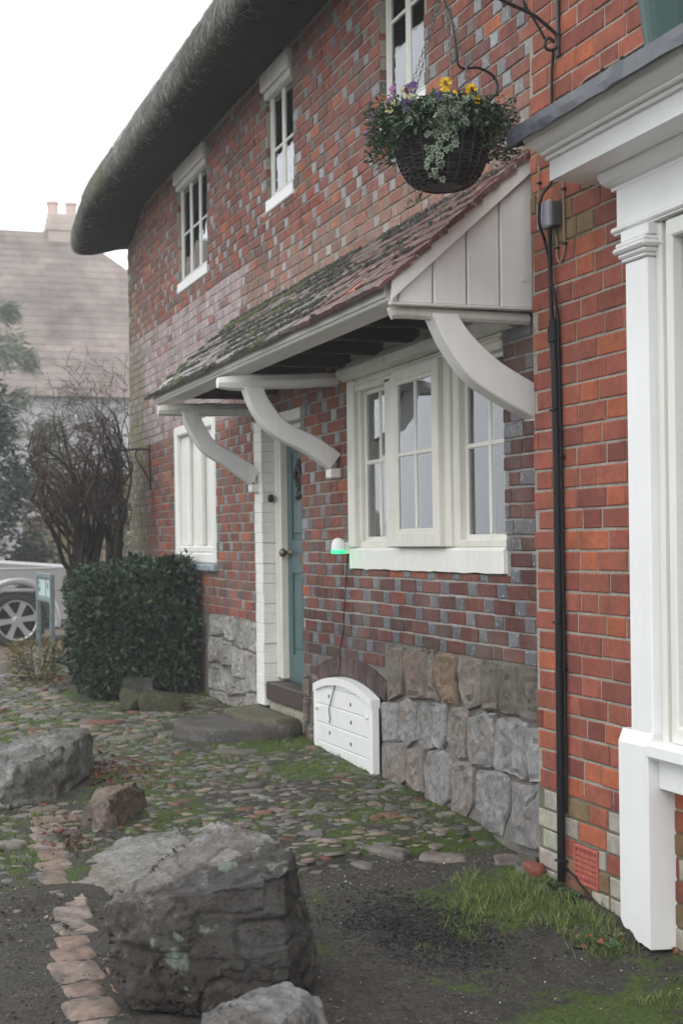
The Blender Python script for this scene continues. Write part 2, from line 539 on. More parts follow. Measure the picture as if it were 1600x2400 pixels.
def curve_pts(pts, n=6):
    """Catmull-Rom through 3D points"""
    P = [Vector(p) for p in pts]; out = []
    for i in range(len(P) - 1):
        p0 = P[max(i - 1, 0)]; p1 = P[i]; p2 = P[i + 1]; p3 = P[min(i + 2, len(P) - 1)]
        for k in range(n):
            t = k / n
            out.append(.5 * ((2 * p1) + (-p0 + p2) * t + (2 * p0 - 5 * p1 + 4 * p2 - p3) * t * t + (-p0 + 3 * p1 - 3 * p2 + p3) * t ** 3))
    out.append(P[-1])
    return out


def lathe(mb, prof, c, n=24, col=(0, 0, 0), axis='z', caps=False):
    vs = []; fs = []
    for r, h in prof:
        for k in range(n):
            a = 2 * PI * k / n
            if axis == 'z':
                vs.append((c[0] + r * math.cos(a), c[1] + r * math.sin(a), c[2] + h))
            elif axis == 'x':
                vs.append((c[0] + h, c[1] + r * math.cos(a), c[2] + r * math.sin(a)))
            else:
                vs.append((c[0] + r * math.sin(a), c[1] + h, c[2] + r * math.cos(a)))
    for i in range(len(prof) - 1):
        for k in range(n):
            fs.append((i * n + k, i * n + (k + 1) % n, (i + 1) * n + (k + 1) % n, (i + 1) * n + k))
    if caps:
        fs.append(tuple(range(n - 1, -1, -1))); fs.append(tuple((len(prof) - 1) * n + k for k in range(n)))
    mb.add(vs, fs, col)


def extrude_x(mb, poly, x0, x1, col=(0, 0, 0), ch=.0):
    """poly: (y,z) outline, extruded from x0 to x1 with optional chamfer"""
    n = len(poly)
    if ch > 0:
        cy_ = sum(p[0] for p in poly) / n; cz_ = sum(p[1] for p in poly) / n
        ins = []
        for i in range(n):
            a = Vector(poly[i - 1]); b_ = Vector(poly[i]); c = Vector(poly[(i + 1) % n])
            d1 = (b_ - a).normalized(); d2 = (c - b_).normalized()
            nn = Vector((-(d1.y + d2.y), d1.x + d2.x))
            if nn.length < 1e-6:
                nn = Vector((0, 0))
            else:
                nn.normalize()
            ins.append((b_.x + nn.x * ch, b_.y + nn.y * ch))
        area = sum(poly[i - 1][0] * poly[i][1] - poly[i][0] * poly[i - 1][1] for i in range(n))
        if area < 0:
            ins = [(2 * p[0] - q[0], 2 * p[1] - q[1]) for p, q in zip(poly, ins)]
        rings = [(x0, ins), (x0 + ch, poly), (x1 - ch, poly), (x1, ins)]
    else:
        rings = [(x0, poly), (x1, poly)]
    vs = [(x, p[0], p[1]) for x, pl in rings for p in pl]
    fs = []
    for r in range(len(rings) - 1):
        for i in range(n):
            j = (i + 1) % n
            fs.append((r * n + i, r * n + j, (r + 1) * n + j, (r + 1) * n + i))
    fs.append(tuple(range(n - 1, -1, -1))); fs.append(tuple((len(rings) - 1) * n + i for i in range(n)))
    mb.add(vs, fs, col)


def leaf(mb, p, d, nrm, L, Wd, col, fold=.25, droop=.15):
    p = Vector(p); d = Vector(d).normalized()
    s = d.cross(Vector(nrm))
    s = s.normalized() if s.length > 1e-5 else d.orthogonal().normalized()
    n = s.cross(d).normalized()
    mid = p + d * L * .5 - n * Wd * fold * .5
    tip = p + d * L - n * L * droop
    l = p + d * L * .42 + s * Wd * .5 + n * Wd * fold * .4; r = p + d * L * .42 - s * Wd * .5 + n * Wd * fold * .4
    mb.add([p, l, mid, r, tip], [(0, 2, 1), (0, 3, 2), (1, 2, 4), (2, 3, 4)], col)


def blade(mb, p, h, w, lean, col):
    p = Vector(p); a = rnd.uniform(0, 2 * PI)
    s = Vector((math.cos(a), math.sin(a), 0)); l = Vector((lean[0], lean[1], 0))
    p1 = p + Vector((0, 0, h * .6)) + l * h * .4; p2 = p + Vector((0, 0, h * .9)) + l * h
    mb.add([p - s * w, p + s * w, p1 + s * w * .7, p1 - s * w * .7, p2], [(0, 1, 2, 3), (3, 2, 4)], col)


def rvec():
    while True:
        v = Vector((rnd.uniform(-1, 1), rnd.uniform(-1, 1), rnd.uniform(-1, 1)))
        if .05 < v.length < 1:
            return v.normalized()


def clip_rects(r, holes):
    """drop or trim a rectangle (xa,xb,za,zb) against rectangular openings"""
    xa, xb, za, zb = r
    for h in holes:
        hx0, hx1, hz0, hz1 = h
        if xb <= hx0 or xa >= hx1 or zb <= hz0 + .015 or za >= hz1 - .015:
            continue
        if za < hz0 - .025:
            zb = hz0
            continue
        if zb > hz1 + .025:
            za = hz1
            continue
        if xa >= hx0 - .012 and xb <= hx1 + .012:
            return None
        if xa < hx0 and xb > hx1:
            xb = hx0
        elif xa < hx0:
            xb = hx0
        else:
            xa = hx1
        if xb - xa < .035:
            return None
    return xa, xb, za, zb


def brick_geo(w, h, proud=.003, depth=.035, ch=.0035, j=.0025):
    """face towards -Y; front face, chamfers and side walls only"""
    q = lambda: rnd.uniform(-j, j)
    o = [(-w / 2 + q(), -h / 2 + q()), (w / 2 + q(), -h / 2 + q()), (w / 2 + q(), h / 2 + q()), (-w / 2 + q(), h / 2 + q())]
    vs = [(x, depth, z) for x, z in o] + [(x, -proud + ch * .7, z) for x, z in o]
    vs += [(x - math.copysign(ch, x) + q() * .5, -proud + q() * .5, z - math.copysign(ch, z) + q() * .5) for x, z in o]
    fs = [(8, 9, 10, 11)]
    for a in range(4):
        b = (a + 1) % 4
        fs.append((a, b, b + 4, a + 4)); fs.append((a + 4, b + 4, b + 8, a + 8))
    return vs, fs


def brick_mesh(name, w, h, mat, **k):
    mb = MB(); v, f = brick_geo(w, h, **k); mb.add(v, f)
    me, c = mb.mesh(name, mat, center=(0, 0, 0), attr=False)
    return me


# ------------------------------------------------------------------ ground
DW = 2.74      # cottage wall plane
DR = 2.66      # red brick shop wall plane
GX = [(-130, .05), (-19, .05), (-14, .09), (-11.2, .11), (-8.7, .08), (-7.3, .045), (-6.5, .02), (-5.9, -.01), (-5.3, -.015), (-4.6, -.06), (-4.0, -.10), (-3, -.13), (5, -.15), (130, -.15)]


def edge_x(y):
    return -5.62 - .16 * (y - 1.0) + .05 * nz(y * 4, 3.3) + .03 * nz(y * 11, 7.1)


def cob_zone(x, y):
    return sstep(0, .10, edge_x(y) - x)


def gz0(x, y):
    for (a, za), (b, zb) in zip(GX, GX[1:]):
        if a <= x <= b:
            z = lerp(za, zb, (x - a) / (b - a)); break
    else:
        z = 0
    z -= .022 * max(0, min(3.0, 2.7 - y))
    if y > .2:
        z += .035 * cob_zone(x, y) - .015
    return z


def gz(x, y):
    z = gz0(x, y)
    if -16 < x < -2.5 and -1.5 < y < 3:
        z += .016 * fbm(x * 1.7, y * 1.7, 2.0, 3)
    return z


GRASS_SPOTS = [(-5.20, 2.48, .20, 1.0), (-5.0, 2.35, .22, .9), (-4.82, 2.50, .13, 1.0), (-4.62, 2.50, .10, .8), (-4.78, 2.05, .12, .45), (-4.42, 2.47, .07, .8),
               (-6.3, .70, .18, .8), (-7.0, .72, .25, .9), (-7.6, .85, .22, .8), (-4.60, .98, .10, .7), (-4.42, 1.18, .12, .6), (-6.3, 1.25, .18, .6), (-8.4, 2.55, .30, .55), (-7.7, 2.5, .25, .45),
               (-9.6, 1.2, .5, .5), (-10.4, .9, .6, .6), (-11.4, 1.0, .8, .6), (-12.6, 1.2, .8, .6), (-7.4, 1.5, .3, .4), (-8.3, 1.9, .3, .35), (-7.9, 1.35, .2, .6), (-3.95, 2.42, .10, .6), (-5.75, 1.75, .1, .3)]
MOSS_SPOTS = [(-3.85, 2.15, .30, 1.0), (-3.7, 2.35, .2, .8), (-6.45, 2.35, .25, .9), (-6.7, 2.15, .25, .7), (-7.6, 2.4, .35, .9), (-8.5, 2.5, .4, .9), (-4.9, 1.5, .25, .45), (-4.3, 1.9, .3, .4), (-5.0, 2.2, .35, .6), (-4.1, 2.5, .3, .5),
              (-5.3, 1.6, .2, .5), (-8.2, 2.0, .3, .5), (-10.5, 1.2, 1.2, .6), (-7.2, 1.4, .4, .4), (-5.25, 2.52, .25, .6)]
GRAVEL = (-4.86, 1.96, .28)


def spot(lst, x, y):
    r = 0
    for sx, sy, sr, a in lst:
        d2 = ((x - sx) ** 2 + (y - sy) ** 2) / (sr * sr)
        if d2 < 6:
            r = max(r, a * math.exp(-d2 * .8))
    return r


def ground_mat():
    mt, t, bs, out = new_mat('ground_soil')
    p = pos(t)
    at = nd(t, 'ShaderNodeAttribute', attribute_name='zone').outputs['Color']
    se = nd(t, 'ShaderNodeSeparateColor', {'Color': at})
    n1 = noise_t(t, p, 9, 6, .65); n2 = noise_t(t, p, 60, 5, .7); n3 = noise_t(t, p, 3, 4); n4 = noise_t(t, p, 160, 3, .7)
    soil = ramp(t, n1, [(.3, (.030, .026, .022)), (.5, (.058, .051, .045)), (.72, (.105, .094, .084))])
    soil = mixn(t, mapr(t, n3, .45, .65, 0, .5), soil, (.055, .056, .034))
    g = mapr(t, n2, .32, .68, .40, 1.7)
    soil = mixn(t, 1.0, soil, nd(t, 'ShaderNodeCombineColor', {0: g, 1: g, 2: g}).outputs[0], 'MULTIPLY')
    soil = mixn(t, mapr(t, n4, .60, .66, 0, .6), soil, (.17, .155, .14))
    # moss
    ms = nd(t, 'ShaderNodeMath', {0: se.outputs[0], 1: mapr(t, n1, .3, .7, -.35, .35)}, operation='ADD').outputs[0]
    mf = mapr(t, ms, .38, .62, 0, .92)
    mc = ramp(t, n2, [(.3, (.026, .046, .007)), (.5, (.070, .112, .014)), (.75, (.125, .18, .030))])
    c = mixn(t, mf, soil, mc)
    # far gravel drive with leaf litter
    c = mixn(t, se.outputs[1], c, ramp(t, n2, [(.3, (.14, .11, .085)), (.6, (.24, .20, .165)), (.8, (.33, .29, .25))]))
    t.links.new(c, bs.inputs['Base Color'])
    t.links.new(mapr(t, n1, .4, .6, .55, .9), bs.inputs['Roughness'])
    bs.inputs['Specular IOR Level'].default_value = .3
    b1 = bump(t, bs, n1, .5, .03)
    b2 = bump(t, bs, n2, 1.0, .022, b1)
    bump(t, bs, n4, .9, .008, b2)
    return mt


def build_ground():
    def axis(a, b, step, outer):
        xs = list(np.arange(a, b + 1e-6, step))
        lo = [a - d for d in outer][::-1]; hi = [b + d for d in outer]
        return lo + xs + hi
    out = [.15, .35, .7, 1.2, 2, 3.5, 6, 10, 16, 25, 40, 60, 85, 110]
    xs = axis(-12.0, -3.2, .045, out); ys = axis(.2, 2.75, .045, out)
    nx, ny = len(xs), len(ys)
    vs = []; zc = []
    for x in xs:
        for y in ys:
            z = gz(x, y)
            near = -12.1 < x < -3.0 and .1 < y < 2.8
            if near:
                z += .006 * nz(x * 9, y * 9) + .004 * nz(x * 21, y * 21)
            vs.append((x, y, z))
            moss = spot(MOSS_SPOTS, x, y) + .45 * spot(GRASS_SPOTS, x, y)
            if x < -5.8 and y > -3:
                moss = max(moss, .42 + .38 * nz(x * 1.3, y * 1.6, 5))
            if x < -14 and y < 3:
                moss *= .6
            drive = sstep(-15.2, -16.2, x)
            zc.append((max(0, min(1, moss)), drive, 0, 1))
    fs = [(i * ny + j, (i + 1) * ny + j, (i + 1) * ny + j + 1, i * ny + j + 1) for i in range(nx - 1) for j in range(ny - 1)]
    me = bpy.data.meshes.new('ground'); me.from_pydata(vs, [], fs); me.materials.append(ground_mat())
    a = me.attributes.new('zone', 'FLOAT_COLOR', 'POINT'); a.data.foreach_set('color', np.array(zc, dtype=np.float32).ravel())
    me.polygons.foreach_set('use_smooth', [True] * len(me.polygons))
    o = bpy.data.objects.new('ground', me); link(o, None, (0, 0, 0)); o['kind'] = 'structure'
    o['label'] = 'dark damp soil and moss ground sheet under the cobbles'
    return o


ground = build_ground()

# ------------------------------------------------------------------ the thatched cottage
cottage = thing('thatched_cottage', 'old red and blue chequered brick cottage with thatched roof and tiled porch', 'cottage', (-9.8, 2.74, .05))


def dzf(x, z):
    return .012 * nz(x * .45, z * .5) + .003 * nz(x * 2.1, z * 2.3)


def dyf(x, z):
    return .014 * nz(x * .5 + 9, z * .7)


H_UW1 = (-12.02, -11.02, 3.385, 4.34); H_UW2 = (-9.37, -8.785, 3.485, 4.34); H_UW3 = (-7.22, -6.605, 3.42, 4.42)
H_GW = (-7.77, -5.77, 1.147, 2.215); H_LW = (-12.22, -10.83, 1.105, 2.29); H_DOOR = (-9.70, -8.68, -.2, 2.16); H_HATCH = (-8.36, -7.315, -.3, .47)
OPEN = [H_UW1, H_UW2, H_UW3, H_GW, H_LW, H_DOOR, H_HATCH]
H_ST_R = (-7.30, -5.2, -.4, .772); H_ST_L = (-14.3, -9.70, -.4, .772); H_ST_D = (-8.62, -8.36, -.4, .505)
ARC_C = (-7.838, -1.243); ARC_R = 1.780            # hatch arch: centre (x, z) and radius of its soffit
WX0, WX1, WZ1 = -14.21, -5.30, 4.46


def eave_drop(x):
    return .26 * sstep(-13.2, -14.3, x)


def cot_colour(x, z, header):
    """colour and whether it is a glazed header"""
    k = rnd.random()
    if z < 1.16 and x > -8.7:      # dark, damp bricks of the lower wall
        if header:
            if k < .78:
                return jit(mixc((.055, .058, .070), (.10, .105, .12), rnd.random()), .25), True
            return jit((.085, .032, .026), .2), False
        if z < .92 and k < .45:
            return jit((.070, .036, .034), .25), False
        if k < .12:
            return jit((.30, .070, .026), .12), False
        if k < .45:
            return jit((.155, .040, .026), .2), False
        return jit((.105, .034, .028), .2), False
    if x > -5.78 and z < 2.3:
        if k < (.55 if header else .3):
            return jit((.060, .060, .070), .35), True
        return jit((.095, .034, .030), .25), False
    if header and k < .52:
        c = jit(mixc((.080, .080, .081), (.225, .235, .245), rnd.random() ** 2.0), .15); g = True
    elif header and k < .85:
        c = jit(mixc((.11, .085, .078), (.17, .13, .12), rnd.random()), .15); g = False
    elif header:
        c = jit((.21, .068, .048), .2); g = False
    else:
        g = False
        if k < .09:
            c = jit((.31, .092, .044), .12)
        elif k < .5:
            c = jit((.245, .066, .041), .15)
        elif k < .85:
            c = jit((.195, .058, .044), .15)
        else:
            c = jit((.15, .066, .058), .15)
    # old lime wash left on the band between upper windows and porch
    if z < 3.235 + .02 * nz(x, 4) and z > 2.2 and x < -9.95 + .5 * nz(z * 3, 2):
        wash = .84 + .2 * nz(x * 1.5, z * 2.5)
        if rnd.random() < .12:
            wash *= .3
        c = mixc(c, (.40, .335, .335), max(0, min(.9, wash)))
        g = g and rnd.random() < .4
    # pale dusty bricks close above the porch roof
    if x > -9.9 and 2.8 < z < 3.35:
        c = mixc(c, (.34, .24, .19), .62 * sstep(3.35, 2.95, z) * rnd.uniform(.6, 1.1))
    # green stain down the far corner
    a = sstep(-13.15 + .25 * nz(z * 2, 8), -13.65, x) * sstep(3.6, 2.8, z)
    a = max(a, sstep(-13.75, -14.0, x) * .75)
    if a > 0:
        c = mixc(c, (.14, .135, .075), .85 * a)
    # small random tone shift for each brick
    return jit(c, .1), g


def flemish(x0, x1, z0, z1, course, unit_s, unit_h, joint, holes, jx=.006):
    out = []
    n = int((z1 - z0) / course); period = unit_s + unit_h
    for r in range(n):
        za = z0 + r * course; zb = za + course - joint
        x = x0 - (0 if r % 2 == 0 else period / 2) + rnd.uniform(-.02, .02)
        hd = r % 2 == 1
        hd = False
        while x < x1:
            w = (unit_h if hd else unit_s) * (1 + rnd.uniform(-.05, .05))
            xa, xb = max(x, x0), min(x + w - joint, x1)
            if xb - xa > .04:
                q = clip_rects((xa, xb, za, zb), holes)
                if q:
                    out.append((*q, hd or (q[1] - q[0] < unit_h * 1.15)))
            x += w; hd = not hd
    return out


def emit_bricks(blist, parent, plane, colour, meshes, mats, nbig=300, wob=True, names=('brick', 'brick'), hide=None):
    """the bricks that show largest become single objects, the rest are joined"""
    sc = []
    for i, (xa, xb, za, zb, hd) in enumerate(blist):
        p = ((xa + xb) / 2, plane, (za + zb) / 2)
        q = project(p)
        s = 0
        if q and -10 < q[0] < 1610 and -10 < q[1] < 2410 and not (hide and hide(*p)):
            s = (xb - xa) * (zb - za) / q[2] ** 2 * (1190 + q[0] - 800)
        sc.append((s, i))
    sc.sort(reverse=True)
    big = {i for s, i in sc[:nbig] if s > 0}
    mbs = [MB(), MB()]
    for i, (xa, xb, za, zb, hd) in enumerate(blist):
        x, z = (xa + xb) / 2, (za + zb) / 2
        c, gl = colour(x, z, hd)
        oz = dzf(x, z) if wob else 0; oy = dyf(x, z) if wob else 0
        tilt = (dzf(x + .1, z) - dzf(x - .1, z)) / .2 if wob else 0
        oy += rnd.uniform(-.002, .002)
        w, h = xb - xa, zb - za
        if i in big:
            w0, h0, lst = meshes[(gl, hd)]
            me = rnd.choice(lst)
            inst(names[1 if gl else 0], me, (x, plane + oy, z + oz), (rnd.uniform(-.012, .012), -tilt + rnd.uniform(-.006, .006), rnd.uniform(-.012, .012)), (w / w0, 1, h / h0), c, parent)
        else:
            v, f = brick_geo(w, h)
            v = [(a + x, b + plane + oy, d + z + oz + a * tilt) for a, b, d in v]
            mbs[1 if gl else 0].add(v, f, c)
    for k in (0, 1):
        mbs[k].build('brick', mats[k], parent, kind='stuff')


# the mortar bed behind the bricks, with the window and door openings left out
def wall_sheet(x0, x1, z0, z1, sx, sz, y, holes, colour, mat, name, parent, wob):
    xs = sorted(set(list(np.round(np.arange(x0, x1, sx), 4)) + [x1] + [v for h in holes for v in h[:2] if x0 < v < x1]))
    zs = sorted(set(list(np.round(np.arange(z0, z1, sz), 4)) + [z1] + [v for h in holes for v in h[2:] if z0 < v < z1]))
    mb = MB(); nzs = len(zs)
    for x in xs:
        for z in zs:
            mb.v.append((x, y + (dyf(x, z) if wob else 0), z))
    for i in range(len(xs) - 1):
        for j in range(nzs - 1):
            cx, cz = (xs[i] + xs[i + 1]) / 2, (zs[j] + zs[j + 1]) / 2
            if any(h[0] < cx < h[1] and h[2] < cz < h[3] for h in holes):
                continue
            mb.f.append((i * nzs + j, (i + 1) * nzs + j, (i + 1) * nzs + j + 1, i * nzs + j + 1)); mb.c.append(colour(cx, cz))
    # openings get real jambs
    for h in holes:
        hx0, hx1, hz0, hz1 = h
        hz0 = max(hz0, z0)
        y1 = y + .24
        for a, b in (((hx0, hz0), (hx0, hz1)), ((hx0, hz1), (hx1, hz1)), ((hx1, hz1), (hx1, hz0)), ((hx1, hz0), (hx0, hz0))):
            ya = y + (dyf(*a) if wob else 0); yb = y + (dyf(*b) if wob else 0)
            mb.add([(a[0], ya, a[1]), (b[0], yb, b[1]), (b[0], y1, b[1]), (a[0], y1, a[1])], [(0, 1, 2, 3)], colour(a[0], a[1]))
    return mb.build(name, mat, parent)


def cot_mortar(x, z):
    c = (.31, .275, .225)
    if z < 1.3 and x > -8.7:
        c = (.33, .31, .28)
    if x > -5.78:
        c = (.26, .25, .23)
    if z < .772:
        c = (.15, .14, .122)
    if z < 3.235 and z > 2.2 and x < -9.95:
        c = (.40, .345, .34)
    a = max(sstep(-13.15, -13.65, x) * sstep(3.6, 2.8, z), sstep(-13.75, -14.0, x) * .75)
    return mixc(c, (.15, .145, .085), .8 * a)


wall = wall_sheet(WX0, WX1, -.25, WZ1, .12, .0686, DW + .003, OPEN, cot_mortar, M['mortar'], 'wall', cottage, True)
bm_red_s = [brick_mesh('stretcher_brick', .2175, .055, M['brick']) for _ in range(8)]
bm_red_h = [brick_mesh('header_brick', .1015, .055, M['brick']) for _ in range(6)]
bm_gl_s = [brick_mesh('glazed_brick', .2175, .055, M['glazed']) for _ in range(4)]
bm_gl_h = [brick_mesh('glazed_header_brick', .1015, .055, M['glazed']) for _ in range(6)]
cot_meshes = {(False, False): (.2175, .055, bm_red_s), (False, True): (.1015, .055, bm_red_h), (True, False): (.2175, .055, bm_gl_s), (True, True): (.1015, .055, bm_gl_h)}
ZSP = -.05 + .0686 * 36
bl = flemish(WX0, WX1, -.05, ZSP + .001, .0686, .209, .104, .0105, OPEN + [H_ST_R, H_ST_L, H_ST_D])
bl += flemish(WX0, WX1, ZSP, WZ1 - .02, .0686, .178, .090, .0105, OPEN)


def keep(b):
    x, z = (b[0] + b[1]) / 2, (b[2] + b[3]) / 2
    d = math.hypot(x - ARC_C[0], z - ARC_C[1])
    if -8.42 < x < -7.25 and d < ARC_R + .125:
        return False
    if z > WZ1 - eave_drop(x) - .02:
        return False
    return True


bl = [b for b in bl if keep(b)]
emit_bricks(bl, wall, DW, cot_colour, cot_meshes, (M['brick'], M['glazed']), hide=lambda x, y, z: (-10 < x < -5.4 and 2.2 < z < 2.93) or (x < -10.8 and z < 1.1))
# dark voussoirs over the coal hatch
nv = 24
a0 = math.asin((-8.40 - ARC_C[0]) / ARC_R); a1 = math.asin((-7.275 - ARC_C[0]) / ARC_R)
vm = [brick_mesh('arch_brick', .044, .105, M['brick'], ch=.004, j=.002) for _ in range(4)]
for i in range(nv):
    a = lerp(a0, a1, (i + .5) / nv); r = ARC_R + .062
    inst('brick', rnd.choice(vm), (ARC_C[0] + r * math.sin(a), DW - .002, ARC_C[1] + r * math.cos(a)), (0, a, 0), (1.0, 1, 1), jit((.072, .044, .044), .35), wall)

# ---- plinth of rough stones
ST_R = [[(-7.194, 0.736), (-6.998, 0.729), (-6.986, 0.633), (-7.017, 0.518), (-7.199, 0.472)], [(-6.965, 0.723), (-6.687, 0.742), (-6.698, 0.53), (-6.951, 0.516)], [(-6.675, 0.735), (-6.567, 0.741), (-6.575, 0.62), (-6.538, 0.536), (-6.688, 0.537)], [(-6.551, 0.732), (-6.305, 0.739), (-6.317, 0.642), (-6.302, 0.538), (-6.471, 0.535), (-6.555, 0.622)], [(-6.29, 0.736), (-6.031, 0.734), (-6.045, 0.566), (-6.194, 0.526), (-6.281, 0.63)], [(-6.01, 0.721), (-5.858, 0.723), (-5.855, 0.561), (-6.003, 0.546)], [(-5.838, 0.724), (-5.669, 0.731), (-5.666, 0.562), (-5.839, 0.551)], [(-5.654, 0.732), (-5.40, 0.745), (-5.40, 0.552), (-5.644, 0.559)],
        [(-7.293, 0.45), (-7.085, 0.462), (-7.07, 0.277), (-7.289, 0.246)], [(-7.04, 0.475), (-6.951, 0.512), (-6.813, 0.482), (-6.825, 0.315), (-6.927, 0.271), (-7.047, 0.296)], [(-6.799, 0.467), (-6.719, 0.507), (-6.619, 0.478), (-6.602, 0.293), (-6.727, 0.284), (-6.815, 0.316)], [(-6.588, 0.512), (-6.443, 0.519), (-6.438, 0.377), (-6.498, 0.302), (-6.588, 0.336)], [(-6.415, 0.484), (-6.312, 0.525), (-6.189, 0.516), (-6.221, 0.403), (-6.228, 0.297), (-6.337, 0.293), (-6.429, 0.356)], [(-6.185, 0.486), (-5.995, 0.529), (-5.946, 0.499), (-5.9, 0.407), (-5.919, 0.307), (-6.141, 0.269), (-6.18, 0.371)], [(-5.877, 0.521), (-5.706, 0.532), (-5.585, 0.526), (-5.566, 0.403), (-5.592, 0.293), (-5.775, 0.3), (-5.883, 0.305)], [(-5.954, 0.53), (-5.884, 0.537), (-5.896, 0.438), (-5.934, 0.473)], [(-5.57, 0.514), (-5.40, 0.518), (-5.40, 0.316), (-5.547, 0.293)],
        [(-7.289, 0.238), (-6.959, 0.265), (-6.966, 0.089), (-7.078, 0.032), (-7.285, 0.025)], [(-6.939, 0.245), (-6.737, 0.266), (-6.744, 0.061), (-6.839, 0.045), (-6.956, 0.075)], [(-6.666, 0.273), (-6.469, 0.298), (-6.395, 0.248), (-6.41, 0.082), (-6.536, 0.012), (-6.705, 0.006), (-6.719, 0.204)], [(-6.367, 0.245), (-6.229, 0.279), (-6.108, 0.267), (-6.149, 0.099), (-6.236, 0.015), (-6.383, 0.02)], [(-6.072, 0.258), (-5.838, 0.29), (-5.754, 0.267), (-5.774, 0.125), (-5.846, 0.016), (-6.027, 0.011), (-6.111, 0.102)], [(-5.721, 0.26), (-5.548, 0.273), (-5.42, 0.309), (-5.42, 0.028), (-5.614, 0.011), (-5.72, 0.025), (-5.731, 0.191)],
        [(-8.50, 0.50), (-8.385, 0.48), (-8.388, 0.216), (-8.527, 0.205)], [(-8.59, 0.177), (-8.385, 0.195), (-8.384, 0.022), (-8.58, 0.024)], [(-8.67, .49), (-8.53, .49), (-8.56, .36), (-8.66, .36)], [(-8.66, .34), (-8.56, .34), (-8.58, .2), (-8.67, .2)]]
ST_L = [[(-11.023, 0.738), (-10.594, 0.744), (-10.613, 0.635), (-11.06, 0.60)], [(-10.58, 0.744), (-10.32, 0.746), (-10.341, 0.594), (-10.431, 0.589), (-10.588, 0.613)], [(-10.295, 0.744), (-9.914, 0.74), (-9.924, 0.568), (-10.081, 0.552), (-10.303, 0.59)], [(-11.089, 0.581), (-10.723, 0.595), (-10.715, 0.42), (-11.1, 0.394)], [(-10.697, 0.576), (-10.431, 0.572), (-10.424, 0.414), (-10.68, 0.391)], [(-10.407, 0.547), (-10.057, 0.537), (-10.052, 0.356), (-10.377, 0.335)], [(-10.033, 0.539), (-9.751, 0.526), (-9.763, 0.282), (-10.023, 0.262)], [(-11.1, 0.377), (-10.717, 0.372), (-10.619, 0.208), (-11.111, 0.187)], [(-10.67, 0.367), (-10.377, 0.312), (-10.053, 0.333), (-10.01, 0.242), (-10.557, 0.182)], [(-9.88, 0.732), (-9.719, 0.727), (-9.728, 0.55), (-9.889, 0.561)], [(-11.1, .17), (-10.62, .19), (-10.58, .02), (-11.1, .02)], [(-10.55, .16), (-10.02, .22), (-10.02, .03), (-10.54, .02)], [(-10.0, .24), (-9.74, .26), (-9.73, .05), (-10.0, .04)]]
plinth = sub('plinth', cottage, (-8.2, DW, .35))


def stone_geo(poly, y, proud, seed):
    # resample the outline, round its corners and make it uneven
    pts = [Vector(p) for p in poly]; n = len(pts)
    area = sum(pts[i - 1].x * pts[i].y - pts[i - 1].y * pts[i].x for i in range(n))
    if area < 0:
        pts.reverse()
    c = sum(pts, Vector((0, 0))) / n
    fine = []
    for i in range(n):
        a, b, d = pts[i - 1], pts[i], pts[(i + 1) % n]
        fine.append(b.lerp(a, .12)); fine.append(b * .985 + c * .015)
        fine.append(b.lerp(d, .14)); fine.append(b.lerp(d, .5) + Vector((nz(b.x * 9, b.y * 9, seed), nz(b.x * 9, b.y * 9, seed + 3))) * .010)
    k = len(fine)
    fine = [p + Vector((nz(p.x * 14, p.y * 14, seed), nz(p.x * 14, p.y * 14, seed + 5))) * .010 for p in fine]
    rings = []
    for s, d in ((1.06, .010), (1.05, -proud * .25), (1.015, -proud * .80), (.92, -proud * .98), (.70, -proud), (.46, -proud), (.22, -proud)):
        rings.append([(c.x + (p.x - c.x) * s, y + d + (.010 * nz(p.x * 7 * s, p.y * 7 * s, seed) + .010 * nz(p.x * 23 * s, p.y * 23 * s, seed)) * (1 if d < -proud * .3 else 0), c.y + (p.y - c.y) * s) for p in fine])
    vs = [v for r in rings for v in r] + [(c.x, y - proud * 1.2 + .006 * nz(seed, 1), c.y)]
    fs = []
    for r in range(len(rings) - 1):
        for i in range(k):
            j = (i + 1) % k
            fs.append((r * k + i, r * k + j, (r + 1) * k + j, (r + 1) * k + i))
    o = (len(rings) - 1) * k
    for i in range(k):
        fs.append((o + i, o + (i + 1) % k, len(vs) - 1))
    return vs, fs


for i, poly in enumerate(ST_R + ST_L):
    poly = [(a_, b_ + (.024 if b_ > .69 else 0)) for a_, b_ in poly]
    x = sum(p[0] for p in poly) / len(poly); z = sum(p[1] for p in poly) / len(poly)
    k = rnd.random()
    if x < -9.7:
        c = mixc((.24, .23, .205), (.31, .30, .275), k)
    elif x < -8.3:
        c = (.13, .11, .10)
    elif z > .53:
        c = mixc((.12, .10, .085), (.19, .165, .14), k)
        if i == 3:
            c = (.160, .112, .076)
        if i == 1:
            c = (.155, .115, .095)
        if i >= 5:
            c = (.105, .095, .08)
    else:
        c = mixc((.185, .180, .178), (.245, .240, .238), k)
        if i in (8 + 4, 17, 18, 20):
            c = (.195, .172, .156)
    mb = MB(); v, f = stone_geo(poly, DW - .001, .009 + .008 * rnd.random(), i * 3.1)
    mb.add(v, f, c)
    me, cc = mb.mesh('plinth_stone', M['plinth'], smooth=False, attr=False)
    inst('stone', me, cc, col=c, parent=plinth)

# ---- windows
def bars(mb, x0, x1, z0, z1, y0, y1, w, b=.004):
    """four-sided frame"""
    cbox(mb, x0, x0 + w, y0, y1, z0, z1, b=b); cbox(mb, x1 - w, x1, y0, y1, z0, z1, b=b)
    cbox(mb, x0 + w, x1 - w, y0 + .001, y1 - .001, z0, z0 + w, b=b); cbox(mb, x0 + w, x1 - w, y0 + .001, y1 - .001, z1 - w, z1, b=b)


